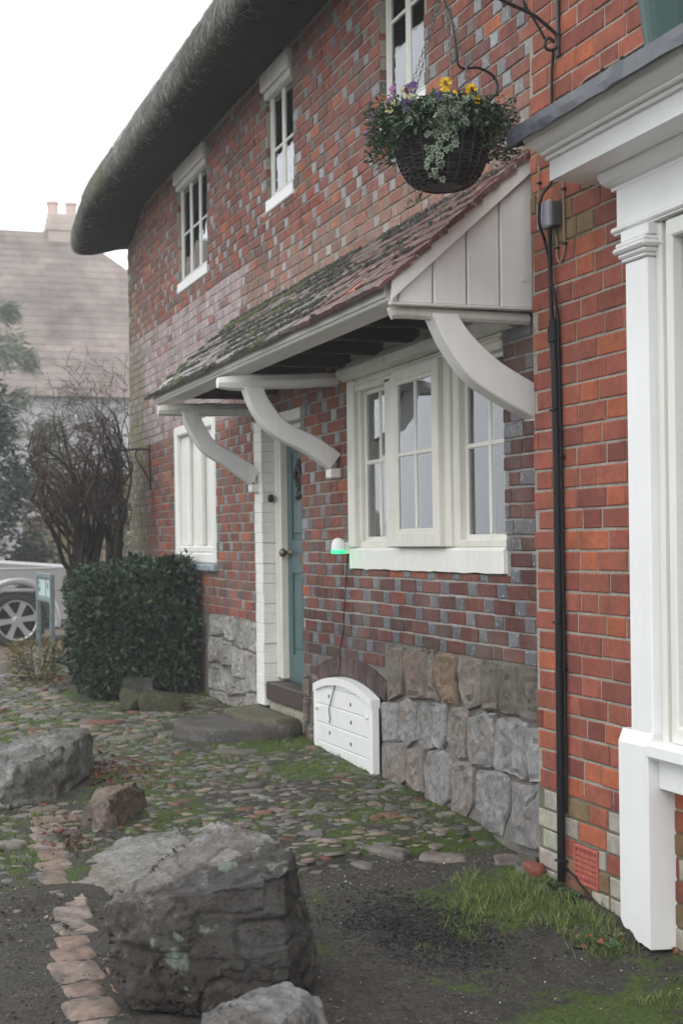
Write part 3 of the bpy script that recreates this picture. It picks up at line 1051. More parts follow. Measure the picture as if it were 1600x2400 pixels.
def pane(par, x0, x1, y, z0, z1, name='pane'):
    mb = MB()
    cbox(mb, x0, x1, y, y + .003, z0, z1, b=.0005)
    me, c = mb.mesh(name, M['glass'], attr=False)
    return inst(name, me, c, (rnd.uniform(-.006, .006), 0, rnd.uniform(-.006, .006)), parent=par)


def small_window(h, nl, zbar, lintel, sillz):
    x0, x1, z0, z1 = h
    w = sub('window', cottage, ((x0 + x1) / 2, DW + .05, (z0 + z1) / 2))
    fy = DW + .030
    mb = MB(); bars(mb, x0 + .004, x1 - .004, sillz, z1 - .004, fy, fy + .07, .036)
    lw = (x1 - x0 - .072) / nl
    for i in range(1, nl):
        cbox(mb, x0 + .036 + i * lw - .014, x0 + .036 + i * lw + .014, fy + .002, fy + .066, sillz + .037, z1 - .041)
    mb.build('frame', M['old_white'], w)
    for i in range(nl):
        a, b = x0 + .036 + i * lw + .0145, x0 + .036 + (i + 1) * lw - .0145
        mb = MB(); bars(mb, a, b, sillz + .038, z1 - .042, fy + .003, fy + .040, .017)
        cbox(mb, a + .018, b - .018, fy + .004, fy + .036, zbar - .010, zbar + .010)
        s = mb.build('casement', M['old_white'], w)
        pane(s, a + .016, b - .016, fy + .009, sillz + .054, zbar - .009)
        pane(s, a + .016, b - .016, fy + .009, zbar + .009, z1 - .058)
    mb = MB(); cbox(mb, x0 - .006, x1 + .002, DW - .009, fy + .06, z0 - .004, sillz + .008, b=.007)
    mb.build('sill', M['white'], w)
    if lintel:
        mb = MB(); cbox(mb, x0 - .03, x1 - .0, DW - .034, DW + .05, z1 - .06, z1 + .06, b=.012)
        cbox(mb, x0 - .006, x1 - .006, DW - .012, DW + .045, z1 - .11, z1 - .062, b=.008)
        mb.build('hood_board', M['old_white'], w)
    return w


small_window(H_UW1, 3, 3.86, True, 3.455)
small_window(H_UW2, 2, 3.885, True, 3.555)
w3 = small_window(H_UW3, 2, 4.0, False, 3.49)

# triple window of the ground floor
gw = sub('window', cottage, (-6.77, DW, 1.7))
mb = MB()
zt = 2.15
cbox(mb, -7.768, -7.66, DW - .022, DW + .10, 1.27, 2.2, b=.006)
cbox(mb, -7.665, -7.63, DW + .008, DW + .10, 1.30, zt, b=.006)
cbox(mb, -7.20, -7.10, DW - .012, DW + .10, 1.27, zt, b=.006)
cbox(mb, -7.10, -7.03, DW - .020, DW + .10, 1.27, zt + .01, b=.006)
cbox(mb, -6.405, -6.33, DW - .020, DW + .10, 1.27, zt + .01, b=.006)
cbox(mb, -6.335, -6.27, DW - .002, DW + .10, 1.27, zt, b=.008)
cbox(mb, -5.80, -5.765, DW + .03, DW + .10, 1.27, zt, b=.004)
cbox(mb, -7.66, -7.20, DW + .010, DW + .10, 1.268, 1.305, b=.006)
cbox(mb, -6.27, -5.772, DW - .003, DW + .10, 1.268, 1.305, b=.006)
cbox(mb, -7.66, -5.772, DW - .012, DW + .10, 2.128, 2.20, b=.006)
cbox(mb, -7.66, -5.772, DW - .024, DW + .012, 2.16, 2.185, b=.008)
mb.build('frame', M['cream'], gw)
mb = MB()
n = 44
for i in range(n):
    xa = lerp(-7.775, -5.768, i / n); xb = lerp(-7.775, -5.768, (i + 1) / n)
    za = 1.150 + .007 * nz(xa * 7, 2) + .004 * nz(xa * 23, 5); zb = 1.150 + .007 * nz(xb * 7, 2) + .004 * nz(xb * 23, 5)
    ya = DW - .012 + .004 * nz(xa * 4, 9); yb = DW - .012 + .004 * nz(xb * 4, 9)
    vs = []
    for x, z, y in ((xa, za, ya), (xb, zb, yb)):
        vs += [(x, DW + .01, z), (x, y, z + .004), (x, y - .001, 1.255), (x, y + .008, 1.268), (x, DW + .03, 1.274)]
    mb.add(vs, [(k, k + 5, k + 6, k + 1) for k in range(4)])
    if i in (0, n - 1):
        o = 0 if i == 0 else 5
        mb.add([vs[o + k] for k in range(5)], [(0, 1, 2, 3, 4)])
mb.build('sill', M['white_brick'], gw, smooth=False)


def light(x0, x1, z0, z1, xb, zb, gy, par):
    mb = MB()
    bars(mb, x0, x1, z0, z1, gy - .012, gy + .022, .028, b=.005)
    cbox(mb, xb - .013, xb + .013, gy - .010, gy + .016, z0 + .028, z1 - .028, b=.006)
    cbox(mb, x0 + .028, x1 - .028, gy - .011, gy + .017, zb - .012, zb + .012, b=.006)
    mb.build('glazing_bar', M['cream'], par)
    for a, b in ((x0 + .026, xb - .012), (xb + .012, x1 - .026)):
        for c, d in ((z0 + .026, zb - .011), (zb + .011, z1 - .026)):
            pane(par, a, b, gy - .003, c, d)


light(-7.632, -7.195, 1.30, 2.135, -7.395, 1.735, DW + .045, gw)
light(-6.272, -5.775, 1.30, 2.135, -6.005, 1.735, DW + .045, gw)
cs = sub('casement', cottage, (-6.72, DW, 1.7))
mb = MB()
cbox(mb, -7.025, -6.945, DW - .050, DW - .012, 1.272, 2.165, b=.005); cbox(mb, -6.465, -6.395, DW - .050, DW - .012, 1.272, 2.165, b=.005)
cbox(mb, -6.945, -6.465, DW - .049, DW - .013, 1.272, 1.345, b=.005); cbox(mb, -6.945, -6.465, DW - .049, DW - .013, 2.105, 2.165, b=.005)
mb.build('leaf_frame', M['cream'], cs)
light(-6.955, -6.455, 1.335, 2.115, -6.698, 1.735, DW - .034, cs)
mb = MB()
for z in (1.42, 1.98):
    cbox(mb, -7.034, -7.014, DW - .053, DW - .03, z, z + .07, b=.003)
mb.build('hinge', M['old_white'], cs)

# white bricked-up window by the hedge
lw = sub('blind_window', cottage, (-11.5, DW, 1.7))
mb = MB()
bars(mb, -12.215, -10.835, 1.148, 2.285, DW - .012, DW + .10, .085, b=.012)
cbox(mb, -12.13, -10.92, DW - .006, DW + .09, 1.232, 1.285, b=.01)
mb.build('frame', M['white_brick'], lw)
mb = MB(); cbox(mb, -12.13, -10.92, DW + .075, DW + .12, 1.28, 2.205, b=.002); mb.build('infill_panel', M['white_brick'], lw)
for x in (-11.98, -11.52, -11.06):
    mb = MB(); cbox(mb, x - .13, x + .08, DW + .028, DW + .076, 1.286, 2.20, b=.012); mb.build('shutter_board', M['white_brick'], lw)
for x in (-11.80, -11.38, -11.0):
    mb = MB(); cbox(mb, x - .012, x + .012, DW + .012, DW + .03, 1.30, 2.18, b=.004); mb.build('iron_bar', M['white_brick'], lw)
mb = MB(); cbox(mb, -12.24, -10.80, DW - .045, DW + .05, 1.088, 1.146, b=.012); mb.build('sill', plain_mat('blue_grey_slate_sill', (.23, .27, .31), .6, var=.35, grain=12, bumps=.2), lw)

# ---- front door
door = sub('door', cottage, (-9.05, DW + .15, 1.2))
DY = DW + .135
mb = MB(); cbox(mb, -9.44, -8.60, DY + .012, DY + .05, .375, 2.04, b=.002); mb.build('leaf', M['teal'], door)
mb = MB()
for a, b, c, d in ((-9.44, -9.345, .375, 2.04), (-8.76, -8.60, .375, 2.04), (-9.345, -8.76, .375, .56), (-9.345, -8.76, 1.10, 1.32), (-9.345, -8.76, 1.90, 2.04), (-9.09, -9.0, .56, 1.10), (-9.09, -9.0, 1.32, 1.90)):
    cbox(mb, a, b, DY, DY + .02, c, d, b=.004)
mb.build('rail', M['teal'], door)
for a, b in ((-9.335, -9.10), (-8.99, -8.77)):
    for c, d in ((.57, 1.09), (1.33, 1.89)):
        mb = MB(); cbox(mb, a + .03, b - .03, DY + .002, DY + .016, c + .03, d - .03, b=.010); mb.build('panel', M['teal'], door)
mb = MB(); lathe(mb, [(0, -.075), (.018, -.074), (.030, -.06), (.030, -.045), (.012, -.03), (.012, -.012), (.028, -.006), (.028, .002)], (-9.38, DY, 1.235), 14, axis='y'); mb.build('knob', M['brass'], door, smooth=True)
mb = MB(); bars(mb, -9.16, -8.93, 1.165, 1.235, DY - .008, DY + .004, .012, b=.003); cbox(mb, -9.148, -8.942, DY - .004, DY + .003, 1.177, 1.223, b=.002); mb.build('letter_plate', M['brass'], door)
mb = MB()
ring = [(-9.06 + .055 * math.cos(a), DY - .03 - .012 * math.sin(a * 3), 1.70 + .105 * math.sin(a)) for a in [2 * PI * i / 28 for i in range(29)]]
tube(mb, ring, [.018 + .006 * math.sin(i * 2.2) for i in range(29)], 8, caps=False)
cbox(mb, -9.085, -9.035, DY - .045, DY, 1.79, 1.84, b=.01)
mb.build('knocker', M['iron'], door, smooth=True)
mb = MB(); cbox(mb, -9.425, -9.405, DY - .004, DY + .002, 1.56, 1.60, b=.003); mb.build('keyhole_plate', M['brass'], door)
df = sub('door_frame', cottage, (-9.1, DW + .1, 1.2))
mb = MB(); cbox(mb, -9.505, -9.445, DY - .045, DY + .06, .39, 2.06, b=.005); cbox(mb, -9.53, -9.50, DY - .06, DY + .06, .39, 2.06, b=.01); mb.build('post', M['cream'], df)
mb = MB(); cbox(mb, -9.53, -8.66, DY - .05, DY + .06, 2.04, 2.075, b=.005); cbox(mb, -9.56, -8.665, DW + .01, DY + .06, 2.076, 2.16, b=.008); mb.build('head', M['cream'], df)
mb = MB(); cbox(mb, -9.50, -8.685, DW - .012, DY + .08, .255, .375, b=.008); mb.build('threshold', M['sill_wood'], df)
mb = MB(); cbox(mb, -9.49, -9.13, DW + .006, DW + .12, .10, .25, b=.02); cbox(mb, -9.11, -8.70, DW + .0, DW + .12, .10, .25, b=.02); mb.build('threshold_stone', plain_mat('pale_step_stone', (.27, .25, .19), .85, var=.3, grain=14, bumps=.3), df)
# white painted brick jamb
jamb = sub('painted_jamb', cottage, (-9.6, DW, 1.1))
z = .21; i = 0
while z < 2.12:
    hgt = .0686 * rnd.uniform(.96, 1.04)
    wide = .0 if i % 2 else .012
    mb = MB()
    cbox(mb, -9.70 - rnd.uniform(0, .012), -9.525 + rnd.uniform(-.006, .006), DW - .016 + rnd.uniform(-.003, .003), DY + .03, z, z + hgt - .0006, b=.0035)
    mb.build('brick', M['white_brick'], jamb)
    z += hgt; i += 1
mb = MB(); lathe(mb, [(.0, -.03), (.020, -.03), (.026, -.02), (.026, 0)], (-9.51, DW + .055, 1.602), 14, axis='y'); bell = mb.build('door_bell', M['black_plastic'], df, smooth=True)

# ---- coal hatch
hatch = sub('coal_hatch', cottage, (-7.84, DW - .03, .28))
HY = DW - .045
x0, x1 = -8.335, -7.335
def arch_z(x, r=ARC_R):
    return ARC_C[1] + math.sqrt(max(0, r * r - (x - ARC_C[0]) ** 2))
plz = [.02, .135, .245, .355, .46]
for a, b in zip(plz, plz[1:]):
    mb = MB(); cbox(mb, x0 + .05, x1 - .05, HY, HY + .03, a + .0015, b - .0015, b=.004); mb.build('plank', M['white'], hatch)
mb = MB()
top = [(x0 + .05 + (x1 - x0 - .1) * i / 14) for i in range(15)]
poly = [(x, arch_z(x) - .045) for x in top]
vs = [(x, HY, max(z, .4625)) for x, z in poly] + [(x, HY, .462) for x, z in poly]
vs += [(v[0], HY + .03, v[2]) for v in vs]
fs = [(i, i + 15, i + 16, i + 1) for i in range(14)] + [(i, i + 1, i + 31, i + 30) for i in range(14)]
mb.add(vs, fs); mb.build('plank', M['white'], hatch)
mb = MB()
for a, b in ((x0 + .0015, x0 + .0495), (x1 - .0495, x1 - .0015)):
    cbox(mb, a, b, HY - .011, HY + .038, .0, arch_z((a + b) / 2) - .012, b=.006)
vs = []
for i in range(17):
    x = x0 + (x1 - x0) * i / 16
    vs += [(x, HY - .013, arch_z(x) - .048), (x, HY - .013, arch_z(x) - .004), (x, HY + .04, arch_z(x) - .002), (x, HY + .04, arch_z(x) - .048)]
fs = []
for i in range(16):
    for k in range(4):
        fs.append((i * 4 + k, i * 4 + (k + 1) % 4, i * 4 + 4 + (k + 1) % 4, i * 4 + 4 + k))
fs += [(0, 1, 2, 3), (67, 66, 65, 64)]
mb.add(vs, fs)
mb.build('frame', M['white'], hatch)
for x in (x0 + .26, x1 - .36):
    for z in (.40, .30, .18) if x > -7.9 else (.41, .20):
        mb = MB(); lathe(mb, [(0, -.0008), (.012, -.0008), (.012, .004)], (x + rnd.uniform(-.01, .01), HY, z), 10, axis='y'); mb.build('air_hole', M['dark_hole'], hatch)
for x, z in ((x0 + .06, .33), (x1 - .07, .36)):
    mb = MB(); lathe(mb, [(0, -.022), (.010, -.02), (.012, -.010), (.006, 0)], (x, HY, z), 10, axis='y'); mb.build('knob', M['white'], hatch)
mb = MB(); cbox(mb, x0 + .03, x1 - .03, HY + .045, HY + .055, -.05, .44, b=.001); mb.build('back_board', M['dark_hole'], hatch)

# ---- rooms behind the windows
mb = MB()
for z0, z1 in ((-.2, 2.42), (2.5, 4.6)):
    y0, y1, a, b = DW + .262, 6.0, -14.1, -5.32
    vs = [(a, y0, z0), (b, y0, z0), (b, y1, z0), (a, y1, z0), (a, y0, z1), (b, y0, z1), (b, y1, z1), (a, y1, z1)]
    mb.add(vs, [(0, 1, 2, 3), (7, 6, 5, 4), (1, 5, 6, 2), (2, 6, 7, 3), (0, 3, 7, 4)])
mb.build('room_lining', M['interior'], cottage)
mb = MB()
vs = [(-14.2, DW + .02, -.25), (-14.2, 6.2, -.25), (-14.2, 6.2, 4.1), (-14.2, DW + .02, 4.1), (-5.3, 6.2, -.25), (-5.3, 6.2, 4.3)]
mb.add(vs, [(0, 1, 2, 3), (1, 4, 5, 2)], (.20, .10, .07)); mb.build('gable_wall', M['brick'], cottage)


def curtain(x0, x1, z0, z1, y, folds, label):
    mb = MB(); n = folds * 8; vs = []
    for i in range(n + 1):
        x = lerp(x0, x1, i / n); yy = y + .022 * math.sin(i / 8 * 2 * PI) + .008 * math.sin(i * .9)
        for z in (z0, (z0 + z1) / 2, z1):
            vs.append((x, yy + .006 * nz(x * 9, z * 3), z))
    mb.add(vs, [(i * 3 + k, i * 3 + 3 + k, i * 3 + 4 + k, i * 3 + 1 + k) for i in range(n) for k in (0, 1)])
    o = mb.build('curtain', M['curtain'], None, smooth=True)
    tag(o, label, 'curtain', 'curtains hanging behind the ground-floor window')


curtain(-7.64, -7.46, 1.27, 2.2, DW + .16, 3, 'grey curtain behind the leftmost light of the triple window')
curtain(-6.36, -6.10, 1.27, 2.2, DW + .16, 3, 'grey curtain behind the right-hand fixed light beside the casement')
mb = MB()
n = 24; vs = []
for i in range(n + 1):
    x = lerp(-7.22, -6.6, i / n)
    for k in range(5):
        zt_ = 3.70 + .12 * sstep(-7.1, -6.7, x) + .02 * math.sin(i * .8)
        vs.append((x, DW + .17 + .02 * math.sin(i * 1.1), lerp(3.6, zt_, k / 4)))
mb.add(vs, [(i * 5 + k, i * 5 + 5 + k, i * 5 + 6 + k, i * 5 + 1 + k) for i in range(n) for k in range(4)])
o = mb.build('net_curtain', plain_mat('white_net_cloth', (.75, .76, .77), .9, var=.05), None, smooth=True)
tag(o, 'white net curtain bunched low behind the upper window over the flower basket', 'curtain')

# ---- tiled porch along the front
porch = sub('porch', cottage, (-7.7, 2.4, 2.4))
TH = math.atan(.879)


def zr(y):
    return 2.345 + .879 * (y - 2.11)


GXF = -5.462     # outer face of the porch gable
mb = MB(); cbox(mb, -9.955, GXF - .03, 2.100, 2.250, 2.262, 2.352, b=.006); mb.build('fascia_beam', M['porch_white'], porch)
mb = MB(); cbox(mb, -9.962, GXF - .028, 2.086, 2.099, 2.275, 2.346, b=.003); mb.build('fascia_board', M['porch_white'], porch)
ys = [2.105, 2.137, 2.287, 2.435, 2.582, 2.733]
for a, b in zip(ys, ys[1:]):
    mb = MB()
    g = .0035
    poly = [(a + g, 2.253), (b - g, 2.253), (b - g, zr(b) - .03), (a + g, zr(a) - .03)]
    extrude_x(mb, poly, GXF - .02, GXF, ch=.006)
    mb.build('plank', M['porch_white'], porch)
mb = MB(); extrude_x(mb, [(2.11, 2.254), (2.73, 2.254), (2.73, zr(2.73) - .04), (2.11, zr(2.11) - .04)], GXF - .04, GXF - .0205); mb.build('backing_board', M['porch_white'], porch)
mb = MB()
extrude_x(mb, [(2.100, zr(2.100) - .078), (2.734, zr(2.734) - .078), (2.734, zr(2.734) - .001), (2.100, zr(2.100) - .001)], GXF + .001, GXF + .022, ch=.003)
mb.build('bargeboard', M['porch_white'], porch)
mb = MB()
cbox(mb, GXF - .02, GXF + .012, 2.098, 2.735, 2.240, 2.2525, b=.004)
tube(mb, curve_pts([(GXF - .06, 2.12, 2.215), (GXF - .055, 2.17, 2.222), (GXF - .05, 2.45, 2.217), (GXF - .05, 2.73, 2.214)], 4), .026, 10)
mb.build('bottom_moulding', M['old_white'], porch, smooth=False)
mb = MB(); lathe(mb, [(0, .002), (.012, .002), (.012, -.004)], (GXF + .002, 2.69, 2.372), 14, axis='x'); mb.build('cover_disc', M['porch_white'], porch)
# purlins seen from below
for x in (-5.72, -6.2, -6.69, -7.19, -7.7, -8.2, -8.7, -9.2, -9.62):
    mb = MB(); w = rnd.uniform(.028, .036); cbox(mb, x - w, x + w, 2.245, 2.735, 2.270 + rnd.uniform(-.006, .006), 2.335, b=.004); mb.build('rafter', M['dark_wood'], porch)
mb = MB()
mb.add([(-9.95, 2.14, zr(2.14) - .018), (GXF - .045, 2.14, zr(2.14) - .018), (GXF - .045, 2.735, zr(2.735) - .018), (-9.95, 2.735, zr(2.735) - .018)], [(0, 1, 2, 3)])
mb.build('roof_boarding', M['dark_wood'], porch)
# rough white wall plate
mb = MB(); n = 40; vs = []
for i in range(n + 1):
    x = lerp(-7.80, -5.60, i / n); w = .012 * nz(x * 3, 1); w2 = .010 * nz(x * 8, 4)
    pr = [(2.745, 2.20), (2.705 + w2, 2.195 + w), (2.675 + w2, 2.21 + w), (2.665 + w, 2.25 + w), (2.685 + w, 2.285 + w2), (2.71, 2.30 + w2), (2.71 + w, 2.33), (2.745, 2.36)]
    vs += [(x, a, b) for a, b in pr]
mb.add(vs, [(i * 8 + k, i * 8 + 8 + k, i * 8 + 9 + k, i * 8 + k + 1) for i in range(n) for k in range(7)] + [tuple(range(7, -1, -1)), tuple(n * 8 + k for k in range(8))])
mb.build('wall_plate', M['old_white'], porch)

BR = [(-5.515, [(2.285, 2.215), (2.293, 2.195), (2.349, 2.087), (2.444, 1.965), (2.56, 1.887), (2.735, 1.80)], [(2.402, 2.215), (2.409, 2.195), (2.456, 2.135), (2.543, 2.057), (2.621, 2.005), (2.735, 1.945)], 1.76, .052),
      (-7.965, [(2.175, 2.17), (2.180, 2.148), (2.236, 2.024), (2.338, 1.91), (2.537, 1.808), (2.671, 1.72)], [(2.288, 2.17), (2.293, 2.150), (2.324, 2.094), (2.419, 1.981), (2.595, 1.898), (2.738, 1.806)], 1.666, .045),
      (-9.647, [(2.205, 2.18), (2.208, 2.164), (2.253, 2.06), (2.354, 1.915), (2.513, 1.815), (2.675, 1.70)], [(2.322, 2.18), (2.325, 2.164), (2.366, 2.08), (2.440, 1.98), (2.609, 1.88), (2.738, 1.796)], 1.648, .045)]
for X0, lo, up, zf, hw in BR:
    L = curve_pts([(0, *p) for p in lo], 6); U = curve_pts([(0, *p) for p in up], 6)
    n = len(L); c = .006
    rings = []
    for l, u in zip(L, U):
        d = (u - l).normalized() * c
        rings += [(X0 - hw, l.y + d.y, l.z + d.z), (X0 - hw + c, l.y, l.z), (X0 + hw - c, l.y, l.z), (X0 + hw, l.y + d.y, l.z + d.z), (X0 + hw, u.y - d.y, u.z - d.z), (X0 + hw - c, u.y, u.z), (X0 - hw + c, u.y, u.z), (X0 - hw, u.y - d.y, u.z - d.z)]
    mb = MB()
    mb.add(rings, [(i * 8 + k, i * 8 + (k + 1) % 8, i * 8 + 8 + (k + 1) % 8, i * 8 + 8 + k) for i in range(n - 1) for k in range(8)] + [tuple(range(7, -1, -1)), tuple((n - 1) * 8 + k for k in range(8))])
    br = mb.build('bracket', M['porch_white'], porch)
    mb = MB(); cbox(mb, X0 - hw, X0 + hw, lo[-1][0], 2.742, zf, lo[-1][1] + .001, b=.006)
    cbox(mb, X0 - hw + .001, X0 + hw - .001, lo[-1][0] + .001, 2.741, lo[-1][1] + .0015, up[-1][1], b=.002) if X0 > -5.6 else None
    mb.build('foot', M['porch_white'], br)
for X0, za, zb, ya in ((-7.965, 2.195, 2.232, 2.03), (-9.647, 2.192, 2.212, 2.05)):
    mb = MB(); pts = []; rad = []
    for i in range(13):
        t = i / 12
        pts.append((X0 + .008 * nz(t * 4, X0), lerp(ya, 2.76, t), lerp(za, zb, t) + .008 * nz(t * 3, X0 * 2)))
        rad.append((.030 if i == 0 else .041 if i == 1 else .044) + .005 * nz(t * 5, X0 * 3))
    tube(mb, pts, rad, 8)
    mb.build('beam', M['porch_white'] if X0 > -9 else M['old_white'], porch)


def tile_geo():
    w, l, th = .1605, .175, .017; vs = []
    sag = rnd.uniform(.001, .005); j = lambda s=.003: rnd.uniform(-s, s)
    jl = [j(.004) for _ in range(2)]
    for layer in (0, -th):
        for iy, y in enumerate((0, l * .5, l)):
            for ix, x in enumerate((-w / 2, 0, w / 2)):
                cam_ = -.003 * (1 - abs(ix - 1)) * -1
                vs.append((x + j(.0015), y + (jl[ix % 2] if iy == 0 else 0), layer + cam_ - sag * (1 if iy != 1 else 0) + j(.0012)))
    fs = []
    for b in (0, 9):
        for iy in range(2):
            for ix in range(2):
                q = (b + iy * 3 + ix, b + iy * 3 + ix + 1, b + iy * 3 + ix + 4, b + iy * 3 + ix + 3)
                fs.append(q if b == 0 else q[::-1])
    edge = [0, 1, 2, 5, 8, 7, 6, 3]
    for a, b in zip(edge, edge[1:] + edge[:1]):
        fs.append((a, a + 9, b + 9, b))
    return vs, fs


tms = []
for _ in range(10):
    mb = MB(); v, f = tile_geo(); mb.add(v, f); tms.append(mb.mesh('plain_tile', M['tile'], center=(0, 0, 0), attr=False)[0])
NC = 9; SL = (2.728 - 2.035) / math.cos(TH); GA = SL / NC
for k in range(NC):
    s = k * GA
    n = 28; off = 0 if k % 2 else .081
    for i in range(n + 1):
        x = -5.425 - .0815 - i * .1632 - off + (.0 if i else 0)
        wsc = 1.0
        if x < -10.02:
            continue
        if off and i == 0:
            pass
        y = 2.035 + s * math.cos(TH); z = zr(2.035) + s * math.sin(TH) + .032
        far = sstep(-6.1, -7.6, x + .35 * nz(x, k * .7))
        low = 1 - k / (NC - 1)
        c = jit(mixc((.125, .050, .040), (.080, .045, .042), rnd.random()), .2)
        if rnd.random() < .05:
            c = jit((.30, .075, .035), .15)
        g = jit(mixc((.30, .275, .26), (.10, .098, .085), rnd.random()), .25)
        c = mixc(c, g, min(.95, far * rnd.uniform(.45, 1.1) * (.55 + .6 * low)))
        if far > .4 and rnd.random() < .22:
            c = mixc(c, (.06, .07, .022), .6)
        rx = TH - math.radians(rnd.uniform(3.5, 6.0))
        inst('tile', rnd.choice(tms), (x, y + rnd.uniform(-.005, .005), z + rnd.uniform(-.002, .003)), (rx, rnd.uniform(-.02, .02), rnd.uniform(-.02, .02)), (wsc, 1, 1), c, porch)
for k in range(0, NC):       # half tiles closing the staggered courses at the gable
    if k % 2 == 0:
        s = k * GA
        inst('tile', rnd.choice(tms), (-5.466, 2.035 + s * math.cos(TH), zr(2.035) + s * math.sin(TH) + .032), (TH - math.radians(4.5), 0, 0), (.5, 1, 1), jit((.13, .048, .040), .2), porch)
# moss cushions on the far end of the tiles
mb = MB()
def dome(mb, p, r, h, col, nrm=None, n=7):
    vs = []; rot = Vector((0, 0, 1)).rotation_difference(Vector(nrm)) if nrm is not None else None
    for rr, hh in ((1, 0), (.8, .55), (.4, .92)):
        for k in range(n):
            a = 2 * PI * k / n + rnd.uniform(-.2, .2); q = rr * r * rnd.uniform(.8, 1.15)
            vs.append(Vector((q * math.cos(a), q * math.sin(a), h * hh * rnd.uniform(.8, 1.15))))
    vs.append(Vector((0, 0, h)))
    if rot:
        vs = [rot @ v for v in vs]
    fs = [(i * n + k, i * n + (k + 1) % n, (i + 1) * n + (k + 1) % n, (i + 1) * n + k) for i in range(2) for k in range(n)]
    fs += [(2 * n + k, 2 * n + (k + 1) % n, 3 * n) for k in range(n)]
    mb.add([v + Vector(p) for v in vs], fs, col)


for _ in range(5200):
    x = rnd.uniform(-10.0, -5.6); k = rnd.randrange(NC); far = sstep(-5.6, -7.2, x)
    if rnd.random() > .15 + .85 * far or nz(x * 1.1, k * .6, 3) + .35 * (far - .5) < .0:
        continue
    cush = nz(x * 1.6, k * .5, 9) > .28 and x < -7.0
    s = k * GA + (rnd.uniform(-.008, .014) if not cush else rnd.uniform(-.01, .05))
    y = 2.035 + s * math.cos(TH); z = zr(2.035) + s * math.sin(TH) + .026
    c = jit((.050, .060, .016), .4) if cush else jit(mixc((.020, .021, .014), (.06, .062, .045), rnd.random() ** 2), .3)
    dome(mb, (x, y, z), rnd.uniform(.010, .022) if cush else rnd.uniform(.006, .014), rnd.uniform(.008, .018), c, (0, -math.sin(TH), math.cos(TH)), 6)
mb.build('moss', M['cobble'], porch, smooth=True, kind='stuff')

# ---- thatched roof: one swept body with a rounded, sagging eave
PROF = [(2.80, 4.46), (2.70, 4.43), (2.58, 4.405), (2.46, 4.375), (2.36, 4.352), (2.29, 4.343), (2.245, 4.350), (2.212, 4.375), (2.190, 4.415), (2.183, 4.465), (2.195, 4.525), (2.222, 4.585), (2.262, 4.645), (2.312, 4.705), (2.37, 4.772), (2.45, 4.862), (2.56, 4.985), (2.75, 5.20), (3.05, 5.54), (3.45, 5.99), (3.95, 6.55), (4.5, 7.15), (4.9, 7.5), (5.1, 7.58), (5.3, 7.5), (6.6, 6.0), (7.8, 4.7)]
fine = curve_pts([(0, *p) for p in PROF], 4)
xs = list(np.arange(-14.42, -11.0, .03)) + list(np.arange(-11.0, -8.0, .035)) + list(np.arange(-8.0, -5.2, .12))
mb = MB(); npf = len(fine); vs = []
for ix, x in enumerate(xs):
    te = max(0.0, (-14.02 - x) / .40)
    te = min(te, 1.0)
    sh = 1 - math.sqrt(max(0.0, 1 - te * te * .96))
    for q in fine:
        y, z = q.y, q.z
        d = eave_drop(x)
        wgt = sstep(5.2, 4.35, z)
        z -= d * wgt
        y += sh * .10; z += (4.52 - d - z) * sh * .85 * wgt
        if y < 3.2:
            a = .022 * fbm(x * 1.5, y * 2.2, z * 2.2, 3) + .011 * nz(x * 22, y * 5, z * 5) + .006 * nz(x * 60, y * 14, z * 14)
            y -= a * .8; z += a * .6
        vs.append((x, y, z))
fs = [(i * npf + k, i * npf + k + 1, (i + 1) * npf + k + 1, (i + 1) * npf + k) for i in range(len(xs) - 1) for k in range(npf - 1)]
fs.append(tuple(range(npf)))
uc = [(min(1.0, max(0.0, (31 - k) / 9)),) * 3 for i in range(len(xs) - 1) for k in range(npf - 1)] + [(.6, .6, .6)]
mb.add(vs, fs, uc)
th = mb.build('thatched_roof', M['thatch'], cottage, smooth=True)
mb = MB()
for _ in range(26000):
    x = rnd.uniform(-14.35, -7.9); i = rnd.randrange(14, 66); q = fine[i]; q2 = fine[i - 2]
    y, z = q.y, q.z - eave_drop(x) * sstep(5.2, 4.35, q.z)
    if x < -14.0:
        te = min(1.0, (-14.02 - x) / .40) if x < -14.02 else 0
        sh = 1 - math.sqrt(max(0.0, 1 - te * te * .96)); wg = sstep(5.2, 4.35, q.z)
        y += sh * .10; z += (4.52 - eave_drop(x) - z) * sh * .85 * wg
    d = Vector((rnd.uniform(-.22, .22), q2.y - q.y, q2.z - q.z)).normalized()
    n = Vector((0, -d.z, d.y)); n = -n if n.y > 0 else n
    d = (d + n * rnd.uniform(.05, .45)).normalized()
    L = rnd.uniform(.03, .11); p = Vector((x, y, z)) + n * .012; w = rnd.uniform(.0015, .0038)
    s = Vector((1, rnd.uniform(-.3, .3), 0)).normalized() * w
    if i < 30 and rnd.random() < .75:
        continue
    k = nz(x * 1.3, z * 3, 4)
    c = (.32, .32, .29) if k < .2 else (.25, .27, .12)
    mb.add([p - s, p + s, p + d * L], [(0, 1, 2)], jit(c, .7))
mb.build('straw_ends', M['dry_leaf'], th, kind='stuff')

# ------------------------------------------------------------------ red brick shop next door
shop = thing('red_brick_shop', 'bright red brick shop with white painted shopfront beside the cottage', 'shop', (-4.0, DR, 0))
SX0, SX1 = -5.335, -1.2


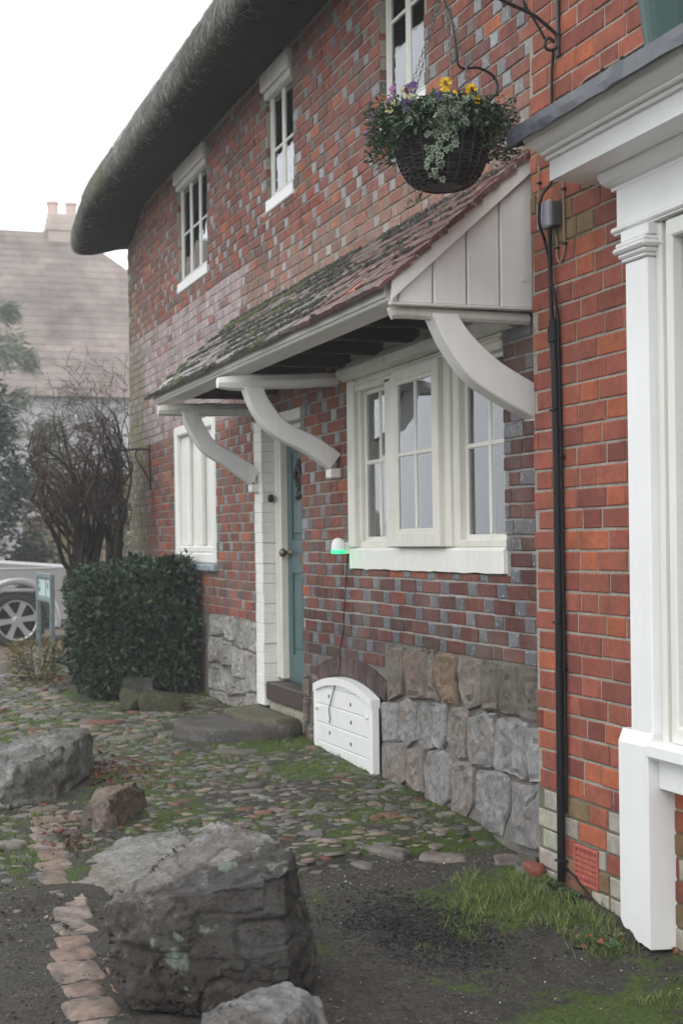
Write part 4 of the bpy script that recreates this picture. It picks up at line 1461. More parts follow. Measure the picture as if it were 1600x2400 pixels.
def shop_colour(x, z, header):
    k = rnd.random()
    c = mixc((.285, .083, .051), (.215, .061, .042), k)
    if rnd.random() < .18:
        c = mixc(c, (.16, .045, .035), .7)
    if rnd.random() < .12:
        c = mixc(c, (.38, .105, .045), .7)
    if z < .34:
        k = rnd.random() + .25 * (.15 - z)
        if k > .62 - .4 * (z < .26) * (z > .12):
            c = jit((.31, .285, .235), .15)
        elif k > .3:
            c = mixc(c, (.155, .13, .065), rnd.uniform(.5, .9))
    if 2.45 < z < 2.78 and x < -4.78 and rnd.random() < .42:
        c = mixc(c, (.17, .135, .062), .8)
    if x > -4.75 and z > 2.9 and rnd.random() < .25:
        c = mixc(c, (.23, .14, .095), .8)
    return jit(c, .08), False


def shop_mortar(x, z):
    if z < .3:
        return (.15, .14, .10)
    if 2.4 < z < 2.8 and x < -4.8:
        return (.20, .19, .12)
    return (.31, .285, .24)


H_SHOP = (-4.50, -1.75, .55, 2.60); H_AIR = (-5.035, -4.845, -.01, .143)
swall = wall_sheet(SX0, SX1, -.3, 4.6, .2, .158, DR + .005, [H_SHOP, H_AIR], shop_mortar, M['mortar'], 'wall', shop, False)
rb_s = [brick_mesh('red_stretcher', .212, .0665, M['red_brick'], proud=.0, ch=.004, j=.0015) for _ in range(6)]
rb_h = [brick_mesh('red_header', .128, .0665, M['red_brick'], proud=.0, ch=.004, j=.0015) for _ in range(6)]
sb = flemish(SX0, SX1, -.16, 4.58, .079, .2235, .139, .0098, [H_SHOP, H_AIR])
emit_bricks(sb, swall, DR, shop_colour, {(False, False): (.212, .0665, rb_s), (False, True): (.128, .0665, rb_h)}, (M['red_brick'], M['red_brick']), wob=False, hide=lambda x, y, z: x > -4.55 and .6 < z < 2.75)
mb = MB(); mb.add([(SX0, DR + .005, -.3), (SX0, DR + .3, -.3), (SX0, DR + .3, 4.6), (SX0, DR + .005, 4.6)], [(0, 3, 2, 1)], (.24, .055, .035)); mb.build('return_wall', M['red_brick'], shop)
mb = MB(); mb.add([(SX0, DR + .006, 4.6), (SX1, DR + .006, 4.6), (SX1, 6, 4.6), (SX0, 6, 4.6), (SX1, DR + .006, -.3), (SX1, 6, -.3)], [(0, 1, 2, 3), (1, 4, 5, 2)], (.2, .06, .04)); mb.build('back_walls', M['red_brick'], shop)
# air brick
ab = sub('air_brick', shop, (-4.94, DR, .07))
mb = MB(); bars(mb, -5.033, -4.847, -.008, .141, DR - .006, DR + .03, .014, b=.003)
for i in range(1, 8):
    x = lerp(-5.019, -4.861, i / 8); cbox(mb, x - .0055, x + .0055, DR - .003, DR + .02, .006, .127, b=.0015)
for i in range(1, 6):
    z = lerp(.006, .127, i / 6); cbox(mb, -5.019, -4.861, DR - .0035, DR + .0205, z - .0065, z + .0065, b=.0015)
mb.build('grille', M['terracotta'], ab)
mb = MB(); cbox(mb, -5.03, -4.85, DR + .034, DR + .05, -.005, .138, b=.001); mb.build('back', M['dark_hole'], ab)

# shopfront
front = sub('shopfront', shop, (-3.2, 2.6, 1.4))
for xa in (-4.460, -1.94):
    mb = MB(); cbox(mb, xa, xa + .142, 2.580, 2.66, .62, 2.245, b=.005); mb.build('pilaster', M['white'], front)
    mb = MB()
    n = 10; vs = []
    for i in range(n + 1):
        x = lerp(xa - .055, xa + .142, i / n); zb = -.045 - .03 * sstep(.3, .6, i / n) + .014 * nz(i * 1.7, xa) + (.016 if i == 0 else 0)
        vs += [(x, 2.562, zb + .006), (x, 2.562, .60), (x, 2.580, .645), (x, 2.665, .645), (x, 2.665, zb)]
    mb.add(vs, [(i * 5 + k, i * 5 + 5 + k, i * 5 + 5 + (k + 1) % 5, i * 5 + (k + 1) % 5) for i in range(n) for k in range(5)] + [(0, 1, 2, 3, 4), tuple(n * 5 + k for k in (4, 3, 2, 1, 0))])
    mb.build('pilaster_base', M['base_paint'], front)
    mb = MB()
    cbox(mb, xa - .008, xa + .150, 2.570, 2.66, 2.246, 2.258, b=.004)
    cbox(mb, xa - .018, xa + .160, 2.560, 2.66, 2.2585, 2.276, b=.007)
    cbox(mb, xa - .034, xa + .176, 2.546, 2.66, 2.2765, 2.296, b=.008)
    cbox(mb, xa - .024, xa + .166, 2.555, 2.66, 2.2965, 2.312, b=.005)
    mb.build('capital', M['white'], front)
    mb = MB(); cbox(mb, xa - .02, xa + .16, 2.575, 2.66, 2.3165, 2.358, b=.004); mb.build('block', M['white'], front)
CX0, CX1 = -4.715, -1.5
cor = [(2.655, 2.578), (2.428, 2.578), (2.428, 2.650), (2.413, 2.650), (2.409, 2.657), (2.411, 2.664), (2.404, 2.668), (2.396, 2.663), (2.390, 2.668), (2.390, 2.676), (2.374, 2.678), (2.362, 2.681), (2.348, 2.688), (2.334, 2.698), (2.322, 2.712), (2.315, 2.728), (2.312, 2.748), (2.655, 2.765)]
mb = MB(); extrude_x(mb, cor[::-1], CX0, CX1); mb.build('cornice', M['white'], front)
mb = MB()
cv = [(2.655, 2.577), (2.545, 2.577), (2.548, 2.560), (2.56, 2.545), (2.58, 2.534), (2.600, 2.530), (2.602, 2.52), (2.655, 2.52)]
extrude_x(mb, cv, -4.585, CX1); mb.build('bed_mould', M['white'], front)
mb = MB(); cbox(mb, -4.556, -1.6, 2.604, 2.657, 2.385, 2.578, b=.003); mb.build('frieze', M['white'], front)
mb = MB(); cbox(mb, -4.572, -1.6, 2.586, 2.657, 2.366, 2.386, b=.006); cbox(mb, -4.562, -1.6, 2.596, 2.658, 2.3585, 2.3655, b=.002); mb.build('architrave', M['white'], front)
# lead-covered top with turned-down edge
mb = MB(); n = 60; vs = []
for i in range(n + 1):
    x = lerp(-4.775, CX1, i / n); w = .005 * nz(x * 3, 2) + .003 * nz(x * 9, 6)
    roll = .012 * math.exp(-((x + 4.02) / .02) ** 2) + .012 * math.exp(-((x + 3.2) / .02) ** 2)
    vs += [(x, 2.66, 2.80), (x, 2.45, 2.782 + roll), (x, 2.305, 2.766 + w * .3 + roll), (x, 2.292 + w * .3 - roll, 2.761), (x, 2.289 + w - roll, 2.73), (x, 2.290 - w - roll, 2.702 + w), (x, 2.297 - w, 2.699 + w)]
mb.add(vs, [(i * 7 + k, i * 7 + k + 1, i * 7 + 8 + k, i * 7 + 7 + k) for i in range(n) for k in range(6)])
mb.add([(-4.775, a, b) for a, b in ((2.66, 2.80), (2.45, 2.782), (2.305, 2.766), (2.292, 2.761), (2.289, 2.73), (2.290, 2.702), (2.297, 2.699), (2.36, 2.715), (2.66, 2.735))], [tuple(range(9))])
mb.build('lead_flashing', M['lead'], front)
# window of the shop
mb = MB()
cbox(mb, -4.318, -4.285, 2.612, 2.70, .60, 2.358, b=.008); cbox(mb, -4.285, -4.245, 2.628, 2.70, .60, 2.35, b=.012); cbox(mb, -4.245, -4.205, 2.606, 2.70, .62, 2.33, b=.006)
cbox(mb, -1.95, -1.90, 2.606, 2.70, .60, 2.35, b=.006)
cbox(mb, -4.245, -1.95, 2.607, 2.70, 2.29, 2.35, b=.006); cbox(mb, -4.245, -1.95, 2.607, 2.70, .62, .68, b=.006)
for x in (-3.5, -2.7):
    cbox(mb, x - .025, x + .025, 2.612, 2.69, .68, 2.29, b=.006)
mb.build('window_frame', M['shop_cream'], front)
for a, b in ((-4.21, -3.52), (-3.48, -2.72), (-2.68, -1.95)):
    pane(front, a, b, 2.65, .68, 2.30)
mb = MB(); cbox(mb, -4.318, -1.94, 2.548, 2.70, .565, .62, b=.01); mb.build('sill', M['white'], front)
mb = MB(); cbox(mb, -4.318, -1.94, 2.600, 2.70, .46, .564, b=.004); mb.build('apron_board', M['white'], front)
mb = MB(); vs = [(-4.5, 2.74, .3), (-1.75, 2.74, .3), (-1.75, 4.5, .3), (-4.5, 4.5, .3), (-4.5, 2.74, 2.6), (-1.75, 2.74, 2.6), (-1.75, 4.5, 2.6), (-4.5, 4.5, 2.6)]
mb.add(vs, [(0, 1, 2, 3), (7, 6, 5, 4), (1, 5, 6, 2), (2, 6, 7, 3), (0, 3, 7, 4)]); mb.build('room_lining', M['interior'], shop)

# ---- fittings on the brickwork
def cable(name, pts, r, y, mat, label, clips=(), sm=5):
    mb = MB(); tube(mb, curve_pts([(x, y + (dy[0] if dy else 0), z) for x, z, *dy in pts], sm), r, 7)
    t = thing(name, label, 'cable', (pts[len(pts) // 2][0], y, pts[len(pts) // 2][1]))
    mb.build('sheath', mat, t, smooth=True)
    for x, z in clips:
        mb = MB(); cbox(mb, x - r - .006, x + r + .006, y - r - .003, DR, z - .004, z + .004, b=.002); mb.build('clip', M['black_plastic'], t)
    return t


cd = cable('conduit', [(-5.110, 2.07), (-5.100, 1.95), (-5.094, 1.60), (-5.093, 1.08), (-5.096, .5), (-5.101, -.02)], .0165, DR - .022, M['black_plastic'], 'thick black conduit running straight down the red brick wall', [(-5.098, 1.80), (-5.094, .98), (-5.10, .06)])
mb = MB(); lathe(mb, [(.0165, 0), (.023, .004), (.023, .06), (.019, .064), (.019, .09), (.0125, .094)], (-5.108, DR - .022, 2.06), 14); mb.build('socket', M['black_plastic'], cd, smooth=False)
cable('wall_cable', [(-5.126, 2.50), (-5.128, 2.43), (-5.127, 2.34), (-5.124, 2.22), (-5.114, 2.12)], .0085, DR - .022, M['black_plastic'], 'short black cable joining the grey junction box to the thick conduit')
cable('wall_cable', [(-5.10, 3.185), (-5.116, 3.058), (-5.115, 2.843), (-5.123, 2.73), (-5.116, 2.678, -.01), (-5.118, 2.641, -.04), (-5.108, 2.603, -.060), (-5.112, 2.569, -.062), (-5.115, 2.515, -.06), (-5.150, 2.46, -.02), (-5.149, 2.38, -.004), (-5.128, 2.318, -.012), (-5.100, 2.24, -.006), (-5.088, 2.136), (-5.085, 2.0), (-5.078, 1.7), (-5.072, 1.08), (-5.068, .6), (-5.075, .25)], .0062, DR - .012, M['black_plastic'], 'thin black cable from the iron bracket past the junction box down beside the conduit', [(-5.075, 1.62), (-5.072, .80)])
cable('wall_cable', [(-5.043, 2.69), (-5.037, 2.592), (-5.035, 2.505), (-5.031, 2.417), (-5.051, 2.377), (-5.076, 2.367), (-5.094, 2.394), (-5.096, 2.459), (-5.11, 2.506)], .0045, DR - .009, M['tan_cable'], 'tan cable hanging in a loop under the grey junction box', [(-5.036, 2.64), (-5.032, 2.43), (-5.096, 2.425)])
cable('wall_cable', [(-5.238, 2.775), (-5.245, 2.70), (-5.241, 2.60)], .0038, DR - .008, M['tan_cable'], 'short tan cable dropping past the top of the porch gable into the box', [(-5.243, 2.71)])
cable('wall_cable', [(-4.945, 2.93), (-4.925, 2.969), (-4.883, 2.994), (-4.83, 3.003), (-4.70, 3.0), (-4.58, 2.998), (-4.345, 3.0), (-3.2, 3.0)], .0055, DR - .008, M['tan_cable'], 'brown cable clipped along the brickwork just above the lead flashing', [(-4.72, 3.0), (-4.58, 2.998)])
cable('wall_cable', [(-5.092, .03), (-5.02, .015), (-4.94, -.02), (-4.80, -.06), (-4.66, -.075), (-4.52, -.085)], .0045, DR - .008, M['black_plastic'], 'thin dark cable running along the foot of the wall under the air brick', [(-5.085, .03)])
jb = thing('junction_box', 'grey weathered junction box on the red brick wall above the conduit', 'junction box', (-5.12, DR - .03, 2.55))
mb = MB(); cbox(mb, -5.158, -5.062, DR - .040, DR, 2.505, 2.60, b=.004); mb.build('back_box', M['box_dark'], jb)
mb = MB(); cbox(mb, -5.162, -5.058, DR - .062, DR - .041, 2.500, 2.604, b=.006); mb.build('lid', M['box_grey'], jb)

XB = -5.066
iron = thing('iron_bracket', 'black wrought iron bracket with scroll holding the flower basket', 'bracket', (XB, DR, 3.2))
mb = MB(); cbox(mb, XB - .009, XB + .009, DR - .013, DR + .001, 3.155, 3.75, b=.003); mb.build('strap', M['iron'], iron)
mb = MB(); tube(mb, curve_pts([(XB, 2.652, 3.214), (XB, 2.648, 3.232), (XB, 2.634, 3.248), (XB, 2.585, 3.282), (XB, 2.531, 3.311), (XB, 2.42, 3.345), (XB, 2.30, 3.40), (XB, 2.21, 3.43), (XB, 2.17, 3.40), (XB, 2.175, 3.36)], 5), .0075, 8); mb.build('arm', M['iron'], iron, smooth=True)
mb = MB(); tube(mb, curve_pts([(XB, 2.598, 3.215), (XB, 2.564, 3.269), (XB, 2.539, 3.304), (XB, 2.505, 3.36), (XB, 2.50, 3.46), (XB, 2.55, 3.56), (XB, 2.645, 3.62)], 5), .0052, 8); mb.build('brace', M['iron'], iron, smooth=True)
mb = MB(); tube(mb, curve_pts([(XB, 2.636, 3.205), (XB, 2.628, 3.215), (XB, 2.615, 3.222), (XB, 2.600, 3.212), (XB, 2.595, 3.193), (XB, 2.606, 3.178), (XB, 2.628, 3.178), (XB, 2.648, 3.194), (XB, 2.652, 3.216)], 5), .0065, 8); mb.build('scroll', M['iron'], iron, smooth=True)
mb = MB(); tube(mb, curve_pts([(XB, 2.172, 3.37), (XB, 2.178, 3.325), (XB, 2.208, 3.259), (XB, 2.224, 3.163), (XB, 2.230, 3.10), (XB, 2.245, 3.074), (XB, 2.28, 3.076), (XB, 2.317, 3.080), (XB, 2.37, 3.060), (XB, 2.394, 3.023), (XB, 2.380, 2.98), (XB, 2.345, 2.958)], 6), .0055, 8); mb.build('crook', M['iron'], iron, smooth=True)
# second bracket on the far corner of the cottage
ir2 = thing('iron_bracket', 'small empty iron hanging bracket on the far corner of the cottage', 'bracket', (-13.22, DW, 2.1))
mb = MB(); cbox(mb, -13.235, -13.215, DW - .018, DW - .004, 1.80, 2.21, b=.003); mb.build('strap', M['iron'], ir2)
mb = MB(); tube(mb, curve_pts([(-13.225, DW - .01, 2.165), (-13.225, 2.60, 2.168), (-13.225, 2.50, 2.16), (-13.225, 2.40, 2.15)], 3), .009, 7); mb.build('arm', M['iron'], ir2, smooth=True)
mb = MB(); tube(mb, curve_pts([(-13.225, DW - .01, 1.86), (-13.225, 2.69, 1.95), (-13.225, 2.62, 2.06), (-13.225, 2.60, 2.13), (-13.225, 2.62, 2.16)], 5), .0075, 7); mb.build('brace', M['iron'], ir2, smooth=True)
# beacon lamp by the window
lamp = thing('beacon_lamp', 'small white domed lamp glowing green beside the ground-floor window', 'lamp', (-7.815, 2.70, 1.27))
LX, LY = -7.80, 2.672
mb = MB(); lathe(mb, [(0, 1.325), (.018, 1.322), (.032, 1.310), (.040, 1.290), (.041, 1.258)], (LX, LY, 0), 20); mb.build('dome', M['white'], lamp, smooth=True)
gm, t, bs, out = new_mat('green_lit_lens')
bs.inputs['Base Color'].default_value = (.1, .6, .35, 1); bs.inputs['Emission Color'].default_value = (.01, 1.0, .24, 1); bs.inputs['Emission Strength'].default_value = .95
mb = MB(); lathe(mb, [(.0405, 1.258), (.0415, 1.252), (.0415, 1.240), (.038, 1.236), (0, 1.236)], (LX, LY, 0), 20); mb.build('lens', gm, lamp, smooth=True)
mb = MB(); cbox(mb, LX - .03, LX + .03, LY + .036, DW + .002, 1.235, 1.30, b=.004); mb.build('wall_plate', M['white'], lamp)
gl = bpy.data.lights.new('green_glow', 'POINT'); gl.energy = .10; gl.color = (.05, 1.0, .38); gl.shadow_soft_size = .03
go = bpy.data.objects.new('green_glow', gl); link(go, lamp, (LX + .03, LY - .03, 1.225))
cable('lamp_cable', [(-7.805, 1.235, -.0), (-7.82, 1.19), (-7.84, 1.10), (-7.875, .95), (-7.90, .80), (-7.955, .70), (-7.975, .585), (-7.955, .50, -.032), (-7.97, .44, -.045), (-8.02, .37, -.045), (-8.045, .335, -.045), (-8.03, .29, -.045), (-8.04, .26, -.045)], .0032, DW - .010, M['black_plastic'], 'thin black lead trailing from the green lamp down to the coal hatch')

# ------------------------------------------------------------------ hanging basket
BX, BY, BZ = -5.035, 2.150, 2.835      # rim centre
basket = thing('hanging_basket', 'dark wicker hanging basket of trailing ivy and pansies beside the porch gable', 'hanging basket', (BX, BY, 2.61))
BP = [(.075, -.225), (.105, -.215), (.135, -.185), (.158, -.14), (.172, -.09), (.184, -.04), (.190, 0.0)]
mb = MB(); lathe(mb, [(0, -.222)] + [(r - .006, h) for r, h in BP], (BX, BY, BZ), 32, (.012, .010, .009)); mb.build('liner', M['wicker'], basket, smooth=True)
mb = MB(); lathe(mb, [(0, -.015), (.12, -.012), (.183, -.02)], (BX, BY, BZ), 24, (.02, .015, .01)); mb.build('compost', M['wicker'], basket)
mb = MB()
BC = curve_pts([(0, r, h) for r, h in BP], 6); NS = 22
rows = []
acc = 0; last = BC[0]
for p in BC[1:]:
    acc += (p - last).length; last = p
    if acc > .0078:
        rows.append(p); acc = 0
for k, p in enumerate(rows):
    ph = PI * (k % 2); n = 88; pts = []
    wob = rnd.uniform(0, 6)
    for i in range(n + 1):
        a = 2 * PI * i / n
        r = p.y + .0035 * math.sin(a * NS / 2 + ph)
        pts.append((BX + r * math.cos(a), BY + r * math.sin(a), BZ + p.z + .0016 * math.sin(a * 3 + wob)))
    tube(mb, pts, .0038, 5, jit(mixc((.009, .007, .0065), (.034, .028, .024), rnd.random() ** 2), .3), caps=False)
for k in range(NS):
    a = 2 * PI * k / NS + .03
    tube(mb, [(BX + (p.y + .003) * math.cos(a), BY + (p.y + .003) * math.sin(a), BZ + p.z) for p in BC[::4]], .003, 5, (.045, .038, .034), caps=False)
mb.build('wicker_weave', M['wicker'], basket, smooth=True)
# foliage: small-leaved heath, broad pansy leaves and variegated ivy
mb = MB()
for _ in range(4600):
    a = rnd.uniform(0, 2 * PI); r = .20 * math.sqrt(rnd.random())
    u = rnd.random()
    if u < .45:
        p = Vector((BX + r * math.cos(a), BY + r * math.sin(a), BZ + rnd.uniform(-.02, .105) * (1.2 - r / .24)))
        L = rnd.uniform(.024, .054); c = jit(mixc((.028, .060, .030), (.080, .13, .058), rnd.random()), .3)
    else:
        # overhanging fringe, fuller at both sides
        side = rnd.choice((-1.75, 1.15)) if rnd.random() < .62 else rnd.uniform(-PI, PI)
        a = side + rnd.gauss(0, .42); q = rnd.random()
        r = .165 + .115 * rnd.random(); drop = rnd.uniform(-.04, .15) * (1 if abs(a + 1.75) < .8 or abs(a - 1.15) < .8 else .55)
        p = Vector((BX + r * math.cos(a), BY + r * math.sin(a), BZ + .03 - drop))
        L = rnd.uniform(.012, .026); c = jit(mixc((.030, .060, .032), (.095, .13, .075), rnd.random()), .3)
    d = Vector((math.cos(a), math.sin(a), rnd.uniform(-.5, .9))) + rvec() * .6
    leaf(mb, p, d, Vector((0, 0, 1)) + rvec() * .7, L, L * rnd.uniform(.45, .7), c)
mb.build('foliage', M['leaf'], basket, kind='stuff')


def ivy_leaf(mb, p, d, n, s, edge, core):
    d = Vector(d).normalized(); n = Vector(n); sd = d.cross(n).normalized(); n = sd.cross(d).normalized()
    out = [(0, 0), (.28, -.12), (.55, .12), (.34, .36), (.48, .72), (.2, .62), (0, 1.08), (-.2, .62), (-.48, .72), (-.34, .36), (-.55, .12), (-.28, -.12)]
    vs = [p + (sd * a + d * b) * s + n * (s * .10 * (abs(a) - .2)) for a, b in out]
    c = p + d * s * .4 + n * s * .02
    inn = [c.lerp(v, .66) + n * s * .03 for v in vs]
    k = len(out)
    mb.add(vs + inn + [c + n * s * .05], [(i, (i + 1) % k, k + (i + 1) % k, k + i) for i in range(k)] + [(k + i, k + (i + 1) % k, 2 * k) for i in range(k)], [edge] * k + [core] * k)


def bsurf(a, h):
    for (r0, h0), (r1, h1) in zip(BP, BP[1:]):
        if h0 <= h <= h1:
            r = lerp(r0, r1, (h - h0) / (h1 - h0)); break
    else:
        r = BP[0][0] if h < BP[0][1] else BP[-1][0]
    return Vector((BX + (r + .012) * math.cos(a), BY + (r + .012) * math.sin(a), BZ + h))


AC = math.atan2(-BY, -BX)       # bearing of the camera seen from the basket
AC = math.atan2(0 - BY, 0 - BX)
mb = MB()
for da, h0, h1, n in ((-.02, .05, -.215, 26), (.10, .04, -.13, 16), (.22, .05, -.10, 12), (-.14, .04, -.08, 9), (-.25, -.12, -.20, 6), (.35, .05, -.04, 8), (-.5, .05, -.02, 7), (.02, .05, -.06, 14), (.12, .06, .0, 10)):
    a = AC + da
    for i in range(n):
        h = lerp(h0, h1, i / max(1, n - 1)) + rnd.uniform(-.012, .012)
        aa = a + rnd.gauss(0, .055) + (-.06 * i / n if da < .05 else 0)
        p = bsurf(aa, max(-.22, min(h, 0))) + Vector((0, 0, max(0, h)))
        o = Vector((math.cos(aa), math.sin(aa), .25)).normalized()
        p += o * rnd.uniform(.003, .022)
        d = Vector((0, 0, -1)) + rvec() * .55
        ivy_leaf(mb, p, d, o + rvec() * .35, rnd.uniform(.019, .031), jit((.27, .31, .22), .2), jit((.045, .085, .050), .3))
for i in range(20):        # long runner swinging below
    t = i / 19; p = Vector((BX + .02 - .11 * t, BY - .06 - .05 * t, BZ - .215 - .075 * t + .02 * math.sin(t * 9)))
    ivy_leaf(mb, p, Vector((rnd.uniform(-1, 1), rnd.uniform(-.6, .6), -.8)), Vector((.6, -.7, .3)) + rvec() * .4, rnd.uniform(.008, .016), jit((.16, .20, .10), .3), jit((.05, .09, .035), .3))
mb.build('ivy', M['leaf'], basket, kind='stuff')
mb = MB()
tube(mb, curve_pts([(BX + .02, BY - .055, BZ - .215), (BX - .02, BY - .08, BZ - .25), (BX - .06, BY - .09, BZ - .28), (BX - .09, BY - .11, BZ - .29)], 5), .0022, 5, (.05, .035, .02)); mb.build('runner_stem', M['bark'], basket)
mb = MB()
for _ in range(260):
    a = AC + rnd.uniform(-1.7, 1.7); r = rnd.uniform(.13, .215); h = rnd.uniform(-.055, .07)
    p = Vector((BX + r * math.cos(a), BY + r * math.sin(a), BZ + h)); d = Vector((math.cos(a), math.sin(a), rnd.uniform(-1.0, .3)))
    leaf(mb, p, d, Vector((0, 0, 1)) + rvec() * .3, rnd.uniform(.035, .060), rnd.uniform(.02, .032), jit((.042, .085, .045), .3), droop=.3)
mb.build('pansy_leaf', M['leaf'], basket, kind='stuff')


def pansy(da, r, h, s, petals, face, back=False):
    a = AC + da
    p = Vector((BX + r * math.cos(a), BY + r * math.sin(a), BZ + h))
    n = Vector((math.cos(AC + da * .6), math.sin(AC + da * .6), -.12 if not back else .4)).normalized()
    u = n.cross(Vector((0, 0, 1))).normalized(); v = u.cross(n).normalized()
    f = sub('pansy', basket, p)
    mb = MB()
    for k, (ang, sc, c) in enumerate(((60, .95, petals[0]), (120, .95, petals[0]), (170, .85, petals[1]), (10, .85, petals[1]), (270, 1.1, petals[2]))):
        an = math.radians(ang + rnd.uniform(-6, 6)); dd = u * math.cos(an) + v * math.sin(an); e = n.cross(dd)
        vs = [p + n * .002 * k]
        for t in (-1.0, -.6, -.2, .2, .6, 1.0):
            vs.append(p + (dd * (s * sc * (1.0 - .28 * abs(t))) + e * (s * sc * .62 * t)) + n * (.002 * k + .004 * math.sin(t * 4 + k)))
        mb.add(vs, [(0, i, i + 1) for i in range(1, 6)], c)
    mb.build('petal', M['petal'], f)
    if face:
        mb = MB(); q = p + n * .013
        vs = [q] + [q + (u * math.cos(t) + v * math.sin(t)) * s * .36 * (1.25 if i in (1, 2, 5) else .7) for i, t in enumerate([2 * PI * k / 8 for k in range(8)])]
        mb.add(vs, [(0, 1 + i, 1 + (i + 1) % 8) for i in range(8)], face); mb.build('face', M['petal'], f)
    mb = MB(); tube(mb, [p - n * .002, p - n * .01 - Vector((0, 0, .02)), Vector((p.x, p.y, p.z)) - n * .03 - Vector((0, 0, .05))], .0015, 5, (.05, .09, .03)); mb.build('stem', M['leaf'], f)


YEL = ((.75, .48, .015), (.78, .52, .02), (.80, .52, .015)); PAL = ((.22, .12, .25), (.62, .55, .30), (.66, .58, .28)); PUR = ((.12, .07, .24), (.16, .10, .30), (.14, .08, .26)); PNK = ((.42, .17, .42), (.45, .20, .45), (.42, .16, .40))
pansy(.15, .11, .125, .029, YEL, (.25, .10, .01)); pansy(.62, .185, .085, .029, YEL, (.05, .015, .01)); pansy(.66, .205, .050, .017, YEL, None)
pansy(-.62, .205, .085, .032, PAL, (.035, .012, .03)); pansy(-.95, .225, .052, .031, PAL, (.035, .012, .03)); pansy(-.52, .200, .100, .022, PUR, None); pansy(-.60, .225, .036, .022, PUR, None); pansy(-.03, .22, .055, .014, PUR, None)
pansy(-1.62, .275, -.015, .024, PNK, None); pansy(-1.55, .265, .030, .020, PNK, None); pansy(-1.5, .25, .055, .018, PNK, None); pansy(-1.05, .20, .115, .019, PNK, None); pansy(.28, .17, .075, .013, YEL, None)
# four chains up to the bracket
HK = Vector((BX - .02, 2.172, 3.36))
tk = MB(); n1, n2 = 10, 5
for i in range(n1):
    a = 2 * PI * i / n1
    for k in range(n2):
        b = 2 * PI * k / n2
        rr = 1 + .20 * math.cos(b)
        tk.v.append((math.cos(a) * rr * .62, math.sin(a) * rr, .20 * math.sin(b)))
tk.f = [(i * n2 + k, ((i + 1) % n1) * n2 + k, ((i + 1) % n1) * n2 + (k + 1) % n2, i * n2 + (k + 1) % n2) for i in range(n1) for k in range(n2)]
for ang in (-2.2, -1.9, .3, .9):
    a = AC + ang * .0 + ang
    end = Vector((BX + .182 * math.cos(a), BY + .182 * math.sin(a), BZ + .01))
    d = end - HK; n = int(d.length / .0165)
    mb = MB(); q = Vector((0, 1, 0)).rotation_difference(d.normalized())
    for i in range(n):
        p = HK + d * ((i + .5) / n) + Vector((0, 0, -.012 * math.sin(PI * i / n)))
        r = q @ Quaternion((0, 1, 0), (i % 2) * PI / 2 + .4)
        mb.add([p + r @ (Vector(v) * .0088) for v in tk.v], tk.f)
    mb.build('chain', M['chain'], basket)

# green pot standing on the lead roof
pot = thing('plant_pot', 'green plastic plant pot with trailing ivy standing on the lead roof', 'plant pot', (-3.93, 2.44, 2.79))
PX, PY, PZ = -3.92, 2.45, 2.788
mb = MB(); lathe(mb, [(0, .0), (.085, 0), (.089, .004), (.115, .20), (.124, .202), (.126, .235), (.118, .236), (.112, .20), (0, .195)], (PX, PY, PZ), 28); mb.build('pot', M['green_plastic'], pot, smooth=False)
mb = MB()
for _ in range(170):
    a = rnd.uniform(0, 2 * PI); r = rnd.uniform(.02, .15)
    p = Vector((PX + r * math.cos(a), PY + r * math.sin(a), PZ + .23 + rnd.uniform(-.05, .08) * (1 if r > .1 else .6)))
    ivy_leaf(mb, p, Vector((math.cos(a), math.sin(a), rnd.uniform(-.9, .3))), Vector((0, 0, 1)) + rvec() * .6, rnd.uniform(.014, .026), jit((.22, .27, .17), .3), jit((.04, .075, .04), .3))
mb.build('foliage', M['leaf'], pot, kind='stuff')

# ------------------------------------------------------------------ boulders
def ray_pt(px, py, dist):
    """a point measured in the photograph at a given distance from the viewer"""
    du, dv = px - 800, py - 1200
    u = du - ROLL * dv; v = dv + ROLL * du
    return Vector((-CZ + u / F_PX * CX, CX + u / F_PX * CZ, (71 - v) / F_PX)) * dist + Vector((0, 0, CAM_H))


